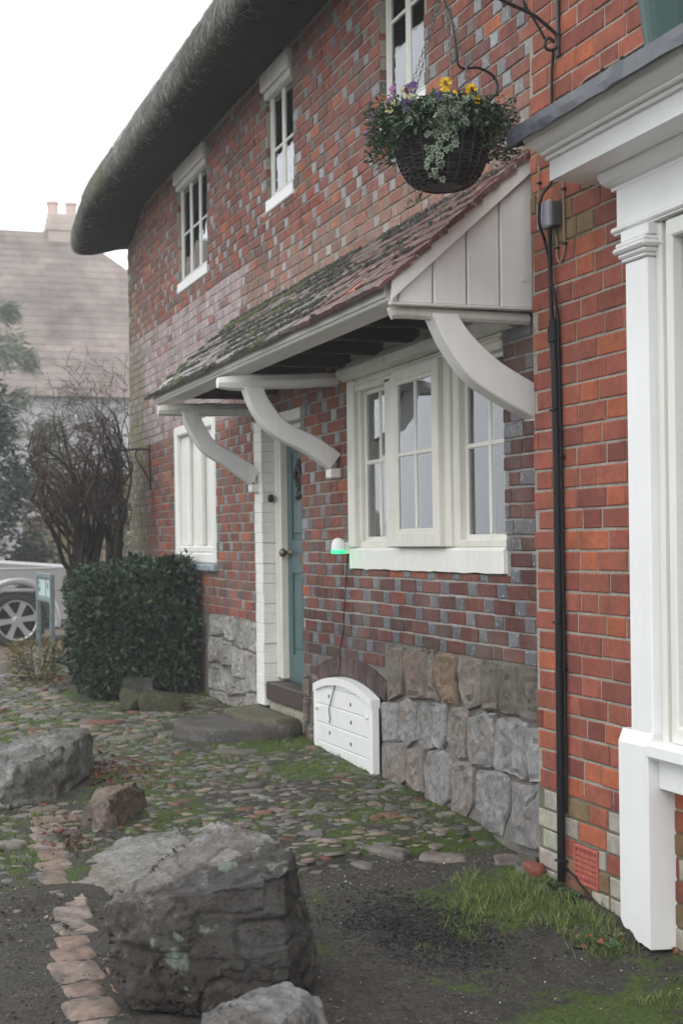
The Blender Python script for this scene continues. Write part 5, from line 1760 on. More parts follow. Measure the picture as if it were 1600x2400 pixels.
def rock(name, pts, mat, label, cat, edge=.03, amp=.02, freq=6.0, seed=0.0, soften=2, group=None):
    bm = bmesh.new()
    pc = sum((Vector(p) for p in pts), Vector()) / len(pts)
    for p in pts:
        bm.verts.new(pc + (Vector(p) - pc) * .965)
    bmesh.ops.convex_hull(bm, input=bm.verts[:])
    loose = [v for v in bm.verts if not v.link_faces]
    bmesh.ops.delete(bm, geom=loose, context='VERTS')
    for it in range(7):
        long_ = [e for e in bm.edges if e.calc_length() > edge]
        if not long_:
            break
        bmesh.ops.subdivide_edges(bm, edges=long_, cuts=1)
        bmesh.ops.triangulate(bm, faces=bm.faces[:])
        if it == 1:
            bmesh.ops.smooth_vert(bm, verts=bm.verts[:], factor=.05, use_axis_x=True, use_axis_y=True, use_axis_z=True)
    rg = random.Random(int(seed * 10))
    cc = sum((v.co for v in bm.verts), Vector()) / len(bm.verts)
    for _ in range(12):        # break chips off along random planes
        n = Vector((rg.gauss(0, 1), rg.gauss(0, 1), rg.gauss(0, 1))).normalized()
        mx = max(n.dot(v.co - cc) for v in bm.verts); off = mx * rg.uniform(.90, .985)
        for v in bm.verts:
            d = n.dot(v.co - cc)
            if d > off:
                v.co -= n * (d - off) * .92
    bm.normal_update()
    for v in bm.verts:
        p = v.co * freq + Vector((seed, seed * 2, 0))
        wv = Vector((noise.noise(p * .8), noise.noise(p * .8 + Vector((9, 0, 0))), noise.noise(p * .8 + Vector((0, 9, 0)))))
        q = Vector((p.x * .7, p.y * .7, p.z * 1.5)) + wv * .35
        a = (noise.cell(q * 1.1) - .5) * amp * .42 + (noise.cell(q * 2.9) - .5) * amp * .26      # chipped, bedded fractures
        rd = 1 - abs(noise.noise(p * .9)); a -= amp * 1.4 * max(0, rd - .90) * 5
        a += noise.noise(p * 3.2) * amp * .16 + noise.noise(p * 8) * amp * .11 + noise.noise(p * 17) * amp * .06
        a += math.sin((v.co.z + .12 * v.co.x + .05 * noise.noise(p * .4)) * 75 + seed) * amp * .05
        v.co += v.normal * a
    for f in bm.faces:
        f.smooth = True
    c = sum((v.co for v in bm.verts), Vector()) / len(bm.verts)
    for v in bm.verts:
        v.co -= c
    me = bpy.data.meshes.new(name); bm.to_mesh(me); bm.free(); me.materials.append(mat)
    o = bpy.data.objects.new(name, me); link(o, None, c)
    return tag(o, label, cat, group)


R4 = [(232, 2112, 4.55), (405, 2104, 4.40), (675, 2048, 4.40), (699, 1985, 4.60), (640, 1950, 4.95), (512, 1912, 5.05), (440, 1945, 5.0), (330, 2035, 4.8), (245, 2250, 4.52), (255, 2330, 4.50), (300, 2390, 4.42), (500, 2420, 4.36), (690, 2390, 4.40), (754, 2300, 4.62), (742, 2160, 4.70), (735, 2210, 4.95), (300, 2240, 5.0), (500, 2200, 5.15)]
rock('boulder', [ray_pt(*p) for p in R4], rock_mat('boulder_lichen_rock', (.40, .39, .38), (.10, .09, .08), .62, 7.0, (.26, .31, .245), seed=1.7, tint=((.92, .30, -.55), -3.98, (.020, .0165, .0135))), 'largest lichen-spotted grey boulder with a dark front in the foreground', 'boulder', .012, .022, 6.5, 3.3)
R5 = [(458, 2362, 3.78), (560, 2322, 3.9), (700, 2284, 4.02), (735, 2300, 4.0), (716, 2335, 3.8), (640, 2420, 3.62), (470, 2440, 3.66), (800, 2420, 3.85), (800, 2560, 3.8), (450, 2620, 3.66), (640, 2680, 3.58), (560, 2500, 4.2), (760, 2480, 4.15)]
rock('boulder', [ray_pt(*p) for p in R5], rock_mat('pale_boulder_rock', (.32, .31, .30), (.09, .084, .078), .12, 8, seed=5.1), 'flat-topped pale rock cut off by the bottom edge in front of the largest boulder', 'boulder', .013, .014, 8, 8.1)
R3 = [(128, 2066, 5.85), (138, 2122, 5.75), (390, 2120, 5.55), (430, 2060, 5.6), (300, 1948, 6.45), (430, 1940, 6.45), (500, 1980, 6.1), (255, 1990, 6.25), (380, 2075, 5.55), (130, 2160, 5.85), (400, 2170, 5.6), (500, 2080, 6.1)]
rock('boulder', [ray_pt(*p) for p in R3], rock_mat('slab_rock', (.36, .355, .335), (.15, .142, .13), .25, 9, (.36, .39, .34), seed=9.4), 'low flat grey slab lying just behind the largest boulder', 'boulder', .026, .014, 6, 14.2)
R2 = [(167, 1980, 6.85), (192, 1888, 6.75), (236, 1836, 6.95), (262, 1862, 6.7), (325, 1826, 7.0), (345, 1848, 7.1), (363, 1902, 7.2), (354, 1950, 7.0), (274, 1986, 6.65), (186, 1992, 6.75), (240, 1930, 6.6), (340, 2000, 7.2), (200, 2010, 7.1)]
rock('boulder', [ray_pt(*p) for p in R2], rock_mat('brown_rock', (.28, .215, .175), (.10, .075, .058), .03, 9, seed=13.3), 'pinkish brown angular rock between the left boulder and the flat slab', 'boulder', .024, .02, 7, 21.0)
R1 = [(-130, 1800, 8.2), (-60, 1760, 8.6), (62, 1738, 8.5), (125, 1704, 8.7), (216, 1696, 9.0), (229, 1712, 8.9), (232, 1800, 8.7), (165, 1862, 8.1), (100, 1892, 7.85), (0, 1915, 7.65), (-110, 1930, 7.7), (10, 1800, 7.75), (110, 1800, 8.0), (180, 1730, 8.4), (-140, 1900, 8.1), (210, 1850, 9.1), (50, 1870, 9.2)]
rock('boulder', [ray_pt(a_, b_, c_ * .925) for a_, b_, c_ in R1], rock_mat('left_boulder_rock', (.30, .297, .28), (.06, .056, .05), .5, 5.0, (.40, .44, .37), seed=17.9), 'large lichen-patched boulder at the left edge with dead red leaves at its foot', 'boulder', .028, .028, 4.5, 27.0)
moss_rock = rock_mat('mossy_rock', (.10, .105, .05), (.035, .032, .022), .1, 9, (.10, .13, .04), rough=(.7, .95), seed=21.0)
d = 10.5
rock('stone', [ray_pt(*p) for p in [(279, 1660, d), (278, 1625, d), (286, 1612, d + .1), (322, 1616, d + .1), (334, 1625, d), (330, 1668, d), (300, 1668, d - .1), (285, 1640, d + .5), (335, 1640, d + .5), (300, 1600, d + .5), (334, 1604, d + .5)]], moss_rock, 'smaller green mossy stone at the foot of the hedge', 'stone', .03, .012, 8, 31)
rock('stone', [ray_pt(*p) for p in [(324, 1690, d - .1), (322, 1635, d - .05), (332, 1622, d), (400, 1628, d), (436, 1642, d), (440, 1672, d), (398, 1694, d - .1), (340, 1700, d - .15), (340, 1640, d + .5), (430, 1640, d + .5), (345, 1612, d + .45), (425, 1622, d + .45)]], moss_rock, 'larger dark mossy block between the hedge and the doorstep', 'stone', .03, .012, 8, 37)
rock('stone', [ray_pt(*p) for p in [(285, 1620, d + .75), (285, 1590, d + .75), (300, 1582, d + .8), (358, 1588, d + .8), (365, 1625, d + .7), (300, 1632, d + .65), (360, 1590, d + 1.1), (295, 1590, d + 1.1), (360, 1630, d + 1.1), (290, 1630, d + 1.1)]], rock_mat('dark_wet_stone', (.09, .085, .08), (.03, .028, .026), 0, 9, seed=25.0), 'dark wet stone half hidden under the hedge', 'stone', .03, .012, 8, 41)
# worn doorstep slabs
def slab(name, outline, z0, z1, mat, label):
    mb = MB(); n = len(outline); c = sum((Vector(p) for p in outline), Vector((0, 0))) / n
    rings = [(1.0, z0 - .03), (1.01, z0 + .02), (1.0, z1 - .018), (.985, z1 - .005), (.96, z1), (.6, z1 - .004), (.25, z1 - .010)]
    vs = []
    for s, z in rings:
        for p in outline:
            x, y = c.x + (p[0] - c.x) * s, c.y + (p[1] - c.y) * s
            k = .010 * nz(x * 7, y * 7, z * 9)
            vs.append((x + k, y + k * .6, z + .006 * nz(x * 5, y * 5, 4)))
    vs.append((c.x, c.y, z1 - .012))
    fs = [(r * n + i, r * n + (i + 1) % n, (r + 1) * n + (i + 1) % n, (r + 1) * n + i) for r in range(len(rings) - 1) for i in range(n)]
    o = (len(rings) - 1) * n
    fs += [(o + i, o + (i + 1) % n, len(vs) - 1) for i in range(n)]
    mb.add(vs, fs)
    ob = mb.build(name, mat, None, smooth=True, attr=False)
    return tag(ob, label, 'doorstep')


ol = []
for p in curve_pts([(0, -8.66, 2.66), (0, -8.66, 2.46), (0, -8.70, 2.25), (0, -8.82, 2.10), (0, -9.02, 2.025), (0, -9.22, 2.03), (0, -9.40, 2.12), (0, -9.47, 2.30), (0, -9.47, 2.50), (0, -9.45, 2.66)], 4):
    ol.append((p.y, p.z))
slab('doorstep', ol, .05, .175, rock_mat('step_stone', (.165, .155, .145), (.075, .07, .064), .0, 8, rough=(.3, .6), seed=29.0), 'rounded dark worn stone doorstep in front of the teal door')
slab('doorstep', [(-8.72, 2.72), (-8.74, 2.55), (-8.80, 2.47), (-9.1, 2.45), (-9.5, 2.44), (-9.62, 2.50), (-9.66, 2.62), (-9.66, 2.72)], .10, .205, rock_mat('upper_step_stone', (.20, .19, .13), (.09, .085, .055), .0, 8, seed=33.0), 'yellowish upper doorstep slab against the threshold')

# ------------------------------------------------------------------ cobbles, path and small growth on the ground
ROCK_AREAS = [(o.location.x, o.location.y, max(o.dimensions.x, o.dimensions.y) * .42) for o in bpy.data.objects if o.name.split('.')[0] in ('boulder', 'stone', 'doorstep') and o.parent is None]
ROCK_AREAS = [a for a in ROCK_AREAS]


def blocked(x, y, m=0.0):
    for rx, ry, rr in ROCK_AREAS:
        if (x - rx) ** 2 + (y - ry) ** 2 < (rr + m) ** 2:
            return True
    return y > 2.70 or (-12.9 < x < -11.15 and y > 1.72) or (-9.6 < x < -8.62 and y > 2.0)


def cob_geo():
    n = 9; vs = []; pw = rnd.uniform(.7, 1.1)
    sq = [1 + .26 * rnd.uniform(-1, 1) for _ in range(n)]
    for rr, hh in ((1.0, -.5), (1.0, .35), (.88, .80), (.55, .97)):
        for k in range(n):
            a = 2 * PI * k / n
            ca, sa = math.cos(a), math.sin(a)
            vs.append((math.copysign(abs(ca) ** pw, ca) * rr * sq[k], math.copysign(abs(sa) ** pw, sa) * rr * sq[k], hh + rnd.uniform(-.05, .05)))
    vs.append((rnd.uniform(-.1, .1), rnd.uniform(-.1, .1), 1.0))
    fs = [(i * n + k, i * n + (k + 1) % n, (i + 1) * n + (k + 1) % n, (i + 1) * n + k) for i in range(3) for k in range(n)]
    fs += [(3 * n + k, 3 * n + (k + 1) % n, 4 * n) for k in range(n)]
    return vs, fs


def set_colour():
    k = rnd.random()
    if k < .72:
        return jit(mixc((.065, .062, .056), (.145, .135, .12), rnd.random()), .25)
    if k < .94:
        return jit(mixc((.12, .095, .072), (.20, .16, .13), rnd.random()), .25)
    return jit((.12, .055, .04), .25)


cells = {}
cob = []
def try_cob(x, y, r):
    i, j = int(x / .12), int(y / .12)
    for a in range(i - 2, i + 3):
        for b in range(j - 2, j + 3):
            for (qx, qy, qr) in cells.get((a, b), ()):
                if (qx - x) ** 2 + (qy - y) ** 2 < ((qr + r) * .66) ** 2:
                    return False
    cells.setdefault((i, j), []).append((x, y, r)); return True


for _ in range(80000):
    x = rnd.uniform(-14.3, -5.55); y = rnd.uniform(.35, 2.69)
    if x > -7.6 and y < 1.25 - .25 * (x + 7.6) * -.2:
        if rnd.random() < .93:
            continue
    if x > edge_x(y) - .03 or blocked(x, y, -.02):
        continue
    if rnd.random() < 1.05 * spot(MOSS_SPOTS, x, y) + .5 * spot(GRASS_SPOTS, x, y):
        continue
    far = sstep(-8.5, -10.5, x) * sstep(2.6, 1.6, y)
    r = rnd.uniform(.019, .044) * (1 + .8 * far) * (1.0 if rnd.random() < .93 else 1.7)
    if nz(x * .9, y * .9, 7) > .34 and rnd.random() < .6:
        continue
    if try_cob(x, y, r):
        cob.append((x, y, r))
# broken stones along the step edge
for i in range(60):
    y = rnd.uniform(.9, 2.68); x = edge_x(y) - rnd.uniform(-.03, .07); r = rnd.uniform(.03, .07)
    if not blocked(x, y) and try_cob(x, y, r * .8):
        cob.append((x, y, r))
cms = []
for _ in range(12):
    mb = MB(); v, f = cob_geo(); mb.add(v, f); cms.append((mb.mesh('cobble', M['cobble'], smooth=True, center=(0, 0, 0), attr=False)[0], v, f))
sc_ = []
for i, (x, y, r) in enumerate(cob):
    q = project((x, y, gz(x, y)))
    s = r * r / q[2] ** 3 if q and -20 < q[0] < 1620 and q[1] < 2420 else 0
    sc_.append((s, i))
sc_.sort(reverse=True); bigc = {i for s, i in sc_[:300] if s > 0}
mb = MB()
for i, (x, y, r) in enumerate(cob):
    me, v, f = rnd.choice(cms)
    rz = rnd.uniform(-.5, .5) + (PI / 2 if rnd.random() < .3 else 0) + math.atan2(CZ, CX)
    sx, sy, szz = r * rnd.uniform(.95, 1.35), r * rnd.uniform(.62, .9), r * rnd.uniform(.16, .32)
    z = gz(x, y) + rnd.uniform(-.012, -.001); c = set_colour()
    rot = (rnd.uniform(-.18, .18), rnd.uniform(-.18, .18), rz)
    if i in bigc:
        inst('cobble', me, (x, y, z), rot, (sx, sy, szz), c, ground)
    else:
        R = Euler(rot).to_matrix()
        mb.add([R @ Vector((a * sx, b * sy, d * szz)) + Vector((x, y, z)) for a, b, d in v], f, c)
mb.build('cobble', M['cobble'], ground, smooth=True, kind='stuff')
# sunken brick path along the lower left
bpm = []
for _ in range(8):
    mb = MB(); n = 16; vs = []; ir = [1 + rnd.uniform(-.07, .07) for _k in range(n)]
    for rr, hh in ((1.0, -.5), (1.0, .10), (.95, .36), (.80, .47), (.45, .5)):
        for k in range(n):
            a = 2 * PI * (k + .5) / n; ca, sa = math.cos(a), math.sin(a)
            vs.append((math.copysign(abs(ca) ** .42, ca) * .5 * rr * ir[k], math.copysign(abs(sa) ** .42, sa) * .5 * rr * ir[k], hh + .16 * nz(ca * rr * 1.5, sa * rr * 1.5, _ * 3.7)))
    vs.append((0, 0, .46))
    fs = [(r * n + k, r * n + (k + 1) % n, (r + 1) * n + (k + 1) % n, (r + 1) * n + k) for r in range(4) for k in range(n)] + [(4 * n + k, 4 * n + (k + 1) % n, 5 * n) for k in range(n)]
    mb.add(vs, fs); bpm.append(mb.mesh('path_brick', M['path'], smooth=True, center=(0, 0, 0), attr=False)[0])
x = -3.75
i = 0
while x > -6.9:
    L = rnd.uniform(.12, .22); y = lerp(.66, .92, (-3.75 - x) / 3.1) + rnd.uniform(-.025, .025)
    w = rnd.uniform(.12, .17)
    c = jit(mixc((.17, .115, .09), (.225, .175, .15), rnd.random()), .15)
    ry_ = -math.atan2(gz(x, y) - gz(x - L, y), L)
    inst('brick', rnd.choice(bpm), (x - L / 2, y, (gz(x, y) + gz(x - L, y)) / 2 - .019), (rnd.uniform(-.03, .03), ry_ + rnd.uniform(-.03, .03), .08 + rnd.uniform(-.12, .12)), (L, w, .055), c, ground)
    if rnd.random() < .4:
        inst('brick', rnd.choice(bpm), (x - L / 2, y + w * .5 + .06, gz(x, y) - .018), (rnd.uniform(-.08, .08), rnd.uniform(-.08, .08), rnd.uniform(-.2, .2)), (L * .7, .10, .05), jit((.19, .105, .08), .2), ground)
    x -= L * .93 + (rnd.uniform(.0, .008) if rnd.random() < .9 else rnd.uniform(.04, .10))
    i += 1
inst('kerb_slab', bpm[0], (-3.98, .44, gz(-3.98, .44) + .02), (0, 0, .1), (.9, .18, .10), (.24, .24, .25), ground)
# flat broken flags here and there
for x, y, a, b in ((-6.55, .72, .16, .10), (-6.9, .55, .2, .12), (-7.6, .7, .22, .14), (-7.2, .95, .14, .1), (-9.2, 1.75, .34, .2), (-5.72, 2.42, .22, .12), (-5.55, 2.62, .16, .10), (-5.85, 2.2, .2, .1), (-8.35, 2.2, .3, .14), (-5.45, 2.66, .3, .09)):
    inst('flagstone', rnd.choice(bpm), (x, y, gz(x, y) - .008), (rnd.uniform(-.06, .06), rnd.uniform(-.06, .06), rnd.uniform(0, 3)), (a, b, .05), jit((.14, .12, .10), .25), ground)
inst('brick', bpm[1], (-5.31, 2.625, -.02), (.1, .05, .1), (.11, .06, .06), (.17, .05, .035), ground)

# loose black grit, pale chips, dead leaves
mb = MB()
def chip(mb, x, y, s, c, z=None):
    z = gz(x, y) if z is None else z
    v = [Vector((rnd.uniform(-1, 1), rnd.uniform(-1, 1), rnd.uniform(-.2, .9))) * s + Vector((x, y, z)) for _ in range(5)]
    mb.add(v, [(0, 1, 2), (0, 2, 3), (0, 3, 1), (1, 2, 4), (2, 3, 4), (3, 1, 4)], c)
for _ in range(5200):
    a = rnd.gauss(0, 1); b = rnd.gauss(0, 1)
    x = GRAVEL[0] + a * .20 + b * .03; y = GRAVEL[1] + b * .13
    if x > edge_x(y) + .06:
        chip(mb, x, y, rnd.uniform(.004, .009), jit((.016, .016, .018), .4))
o = mb.build('grit', M['chip'], None, kind='stuff'); tag(o, 'patch of loose black grit on the soil in front of the red brick wall', 'grit')
mb = MB()
for _ in range(2600):
    x, y = rnd.uniform(-5.8, -3.2), rnd.uniform(.3, 2.68)
    if not blocked(x, y):
        chip(mb, x, y, rnd.choice((.0016, .002, .0025, .003, .0045)), jit((.42, .40, .36), .3))
for _ in range(11000):
    x, y = rnd.uniform(-6.8, -3.2), rnd.uniform(.2, 2.68)
    if not blocked(x, y):
        chip(mb, x, y, rnd.uniform(.003, .008), jit((.055, .048, .042), .5))
for _ in range(900):
    x, y = rnd.uniform(-7.2, -3.6), rnd.uniform(.25, 1.5)
    if not blocked(x, y):
        chip(mb, x, y, rnd.uniform(.006, .016), jit(mixc((.05, .044, .038), (.17, .15, .13), rnd.random() ** 2), .3))
for _ in range(160):
    y = rnd.uniform(1.3, 2.6); x = edge_x(y) + rnd.uniform(.03, .35)
    chip(mb, x, y, rnd.uniform(.002, .006), jit((.42, .40, .37), .3))
o = mb.build('stone_chips', M['chip'], None, kind='stuff'); tag(o, 'pale and dark stone chips scattered over the bare soil', 'stone chips')
mb = MB()
def litter(n, cx, cy, sx, sy, cols, L):
    for _ in range(n):
        x, y = rnd.gauss(cx, sx), rnd.gauss(cy, sy)
        d = Vector((rnd.uniform(-1, 1), rnd.uniform(-1, 1), rnd.uniform(-.2, .4)))
        leaf(mb, Vector((x, y, gz(x, y) + rnd.uniform(.005, .03))), d, Vector((0, 0, 1)) + rvec() * .8, rnd.uniform(*L), rnd.uniform(.015, .03), jit(rnd.choice(cols), .3), .3, .2)
litter(170, -8.0, 1.42, .28, .13, [(.10, .022, .015), (.07, .025, .018), (.13, .045, .02)], (.03, .055))
litter(60, -6.55, .98, .2, .06, [(.10, .03, .018), (.08, .04, .025)], (.03, .05))
litter(900, -17.2, 1.8, 1.1, 1.4, [(.25, .12, .06), (.32, .19, .11), (.20, .10, .06)], (.05, .09))
litter(160, -13.2, 1.75, .6, .22, [(.16, .07, .035), (.22, .12, .05), (.10, .05, .03)], (.04, .08))
litter(16, -4.45, 2.5, .12, .06, [(.20, .04, .02), (.14, .06, .03)], (.02, .04))
o = mb.build('fallen_leaves', M['dry_leaf'], None, kind='stuff'); tag(o, 'brown and red fallen leaves lying by the boulder, hedge and drive', 'fallen leaves')
mb = MB()
cnt = 0
for sx, sy, sr, a in GRASS_SPOTS:
    nb = int(1500 * a * sr / (.3 + sr)) if sx > -9 else int(1500 * a)
    cl = [(rnd.gauss(sx, sr * .62), rnd.gauss(sy, sr * (.62 if sx > -9 else .8))) for _ in range(max(5, nb // 34))]
    for _ in range(nb):
        cx, cy_ = rnd.choice(cl); x, y = rnd.gauss(cx, .022), rnd.gauss(cy_, .022)
        if y > 2.66 - .01 * 0 and x > -5.3 or y > 2.72:
            continue
        if blocked(x, y, -.08):
            continue
        h = rnd.uniform(.015, .045) * (rnd.uniform(.8, 1.6) if a > .7 and sx > -5.3 else .75)
        la = rnd.uniform(0, 2 * PI)
        blade(mb, (x, y, gz(x, y) - .003), h, .0016, (math.cos(la) * rnd.uniform(.2, 1.0), math.sin(la) * rnd.uniform(.2, 1.0)), jit(mixc((.085, .14, .030), (.22, .25, .085), rnd.random()), .3))
for _ in range(34000):      # moss and grass between the cobbles
    x, y = rnd.uniform(-14, -5.7), rnd.uniform(.3, 2.7)
    if nz(x * 1.5, y * 1.8, 11) + .8 * spot(MOSS_SPOTS, x, y) + .35 * sstep(-9, -11, x) < .10 or blocked(x, y, -.05):
        continue
    la = rnd.uniform(0, 2 * PI); h = rnd.uniform(.010, .026)
    blade(mb, (x, y, gz(x, y) - .002), h, .0018 + .001 * (x < -9), (math.cos(la) * .8, math.sin(la) * .8), jit(mixc((.065, .12, .022), (.14, .20, .045), rnd.random()), .3))
for rx, ry in ((-4.62, .95), (-4.40, 1.10), (-4.30, 1.22), (-4.55, 1.02), (-4.48, 2.44), (-4.42, 2.46), (-5.15, 2.58), (-4.95, 2.60)):   # weeds
    for _ in range(26):
        a = rnd.uniform(0, 2 * PI); p = Vector((rx + rnd.gauss(0, .035), ry + rnd.gauss(0, .03), 0)); p.z = gz(p.x, p.y) + .005
        leaf(mb, p, Vector((math.cos(a), math.sin(a), rnd.uniform(.1, .8))), (0, 0, 1), rnd.uniform(.03, .065), rnd.uniform(.012, .024), jit((.055, .105, .035), .3), .2, .35)
o = mb.build('grass', M['grass'], None, kind='stuff'); tag(o, 'short grass and weeds growing between the stones and along the wall', 'grass')

# ------------------------------------------------------------------ hedge, shrub, little plant
hedge = thing('hedge', 'clipped dark green box hedge against the cottage wall', 'hedge', (-12.0, 2.2, .1))
HX0, HX1, HY0, HY1, HZ0, HZ1 = -12.35, -11.22, 1.80, 2.68, .06, 1.12
mb = MB(); cbox(mb, HX0 + .12, HX1 - .13, HY0 + .12, HY1 - .04, HZ0, HZ1 - .13, (.012, .014, .008), b=.1); mb.build('dark_core', M['bark'], hedge)  # solid dark box filling the inside behind the leaves
mb = MB()
def hedge_pt():
    k = rnd.random()
    if k < .42:
        p = Vector((HX1, rnd.uniform(HY0, HY1), rnd.uniform(HZ0, HZ1))); n = Vector((1, 0, 0))
    elif k < .70:
        p = Vector((rnd.uniform(HX0, HX1), HY0, rnd.uniform(HZ0, HZ1))); n = Vector((0, -1, 0))
    else:
        p = Vector((rnd.uniform(HX0, HX1), rnd.uniform(HY0, HY1), HZ1)); n = Vector((0, 0, 1))
    # rounded corners
    c = Vector((min(max(p.x, HX0 + .2), HX1 - .2), min(max(p.y, HY0 + .2), HY1 - .02), min(max(p.z, HZ0), HZ1 - .16)))
    d = p - c
    if d.length > .18:
        p = c + d.normalized() * .18
    p += n * (.10 * fbm(p.x * 3, p.y * 3, p.z * 3, 3) - rnd.random() ** 2 * .12)
    if p.z < .35:
        p -= n * (.35 - p.z) * .35
    return p, (n + d * 2).normalized()
for _ in range(15000):
    p, n = hedge_pt()
    d = n * .6 + Vector((0, 0, .25)) + rvec() * .9
    c = mixc((.007, .018, .010), (.042, .082, .034), rnd.random() ** 1.6)
    if rnd.random() < .05:
        c = (.075, .12, .045)
    L = rnd.uniform(.024, .070)
    if rnd.random() < .03 and n.z > .2:
        p = p + Vector((0, 0, rnd.uniform(.02, .07)))
    leaf(mb, p, d, n + rvec() * .5, L, L * rnd.uniform(.45, .62), jit(c, .2))
mb.build('foliage', M['leaf'], hedge, kind='stuff')

shrub = thing('bare_shrub', 'leafless dark many-stemmed shrub behind the hedge', 'shrub', (-13.35, 2.1, .1))
mbt = MB(); mbb = MB()
def grow(p, d, L, r, depth, mb):
    n = 5; pts = [p.copy()]; rad = [r]
    q = p.copy(); dd = d.normalized()
    for i in range(n):
        dd = (dd + rvec() * (.16 if depth < 1 else .34) + Vector((0, -.02 if depth else 0, .05 if depth < 3 else 0))).normalized()
        if (q.y < 1.72 and dd.y < 0) or (q.y > 2.50 and dd.y > 0):
            dd.y *= -.4
        if (q.x < -13.95 and dd.x < 0) or (q.x > -12.95 and dd.x > 0):
            dd.x *= -.4
        if q.z < 1.45:
            dd.z = abs(dd.z) + .35
        dd.normalize()
        q = q + dd * L / n; pts.append(q.copy()); rad.append(max(.0015, r * (1 - .55 * (i + 1) / n)))
    c = jit((.026, .020, .018), .3) if depth < 3 else jit((.075, .050, .042), .35)
    tube(mb, pts, rad, 6 if depth < 2 else 4 if depth < 4 else 3, c, caps=False)
    if depth >= 5:
        return
    k = (4, 4, 3, 3, 3)[depth]
    for _ in range(k):
        i = rnd.randint(2 if depth else 3, n)
        nd_ = (pts[i] - pts[i - 1]).normalized() + rvec() * (.75 if depth < 2 else 1.0)
        grow(pts[i], nd_, L * rnd.uniform(.42, .68), max(.0022, rad[i] * .66), depth + 1, mbb)
for k in range(9):
    a = 2 * PI * k / 9 + rnd.uniform(-.3, .3); b = Vector((-13.35 + .10 * math.cos(a), 2.22 + .15 * math.sin(a), .06))
    grow(b, Vector((math.cos(a) * .10, math.sin(a) * .10 - .03, 1)), rnd.uniform(1.3, 1.75), rnd.uniform(.042, .068), 0, mbt)
for y0, z0_ in ((1.75, 1.5),):
    grow(Vector((-13.35, 2.12, z0_ - .2)), Vector((.1, y0 - 2.25, .42)), .75, .020, 2, mbt)
mbt.build('trunk', M['bark'], shrub, smooth=True); mbb.build('branches', M['bark'], shrub, smooth=True)

plant = thing('leafy_plant', 'low yellow-green plant between the sign and the hedge', 'plant', (-13.3, 1.72, .08))
mb = MB()
for _ in range(900):
    a = rnd.uniform(0, 2 * PI); r = .24 * math.sqrt(rnd.random()); h = rnd.uniform(.03, .48) * (1 - r)
    p = Vector((-13.35 + r * math.cos(a) * 1.3, 1.70 + r * math.sin(a), .06 + h))
    leaf(mb, p, Vector((math.cos(a), math.sin(a), rnd.uniform(-.2, .8))), Vector((0, 0, 1)) + rvec() * .5, rnd.uniform(.03, .07), rnd.uniform(.02, .04), jit(rnd.choice([(.14, .17, .04), (.08, .12, .035), (.22, .17, .03), (.16, .08, .03)]), .3))
mb.build('leaves', M['leaf'], plant, kind='stuff')
mb = MB()
for _ in range(14):
    a = rnd.uniform(0, 2 * PI); tube(mb, [(-13.35, 1.70, .05), (-13.35 + .1 * math.cos(a), 1.70 + .1 * math.sin(a), .22), (-13.35 + .2 * math.cos(a), 1.70 + .18 * math.sin(a), .42)], .004, 4, (.08, .06, .03))
mb.build('stems', M['bark'], plant)

# low two-legged sign
sgn = thing('marker_sign', 'small pale plate on two grey posts beside the hedge', 'sign', (-14.1, 1.89, .05))
A = Vector((-14.55, 1.885, 0)); B = Vector((-13.66, 1.895, 0))
zA, zB = .07, .07
sd_ = (B - A).normalized(); pn = Vector((sd_.y, -sd_.x, 0))
SM = Matrix((sd_, -pn, Vector((0, 0, 1)))).transposed().to_4x4(); SM.translation = A
LN = (B - A).length
for u in (0, LN):
    mb = MB(); cbox(mb, u - .021, u + .021, -.021, .021, .03, 1.055 - .015 * (u > 0), b=.004, mat4=SM); mb.build('post', M['galv'], sgn)
mb = MB()
cbox(mb, .021, LN - .021, -.018, .014, 1.00, 1.045, b=.004, mat4=SM); cbox(mb, .021, LN - .021, -.018, .014, .775, .81, b=.004, mat4=SM); mb.build('rail', M['galv'], sgn)
mb = MB(); cbox(mb, .0215, LN - .0215, .0, .010, .811, .999, b=.002, mat4=SM); mb.build('plate', M['sign_plate'], sgn)
mb = MB()
for a, b, c, d in ((.03, LN - .03, .985, .993), (.03, LN - .03, .817, .825), (LN * .56, LN * .60, .825, .985)):
    cbox(mb, a, b, -.003, -.0005, c, d, b=.0005, mat4=SM)
for a, b, c, d in ((.07, .10, .93, .965), (.11, .15, .87, .91), (.06, .09, .86, .90), (LN * .68, LN * .74, .90, .955)):   # worn, unreadable figures
    cbox(mb, a, b, -.003, -.0005, c, d, b=.0005, mat4=SM)
mb.build('marking', M['sign_green'], sgn)

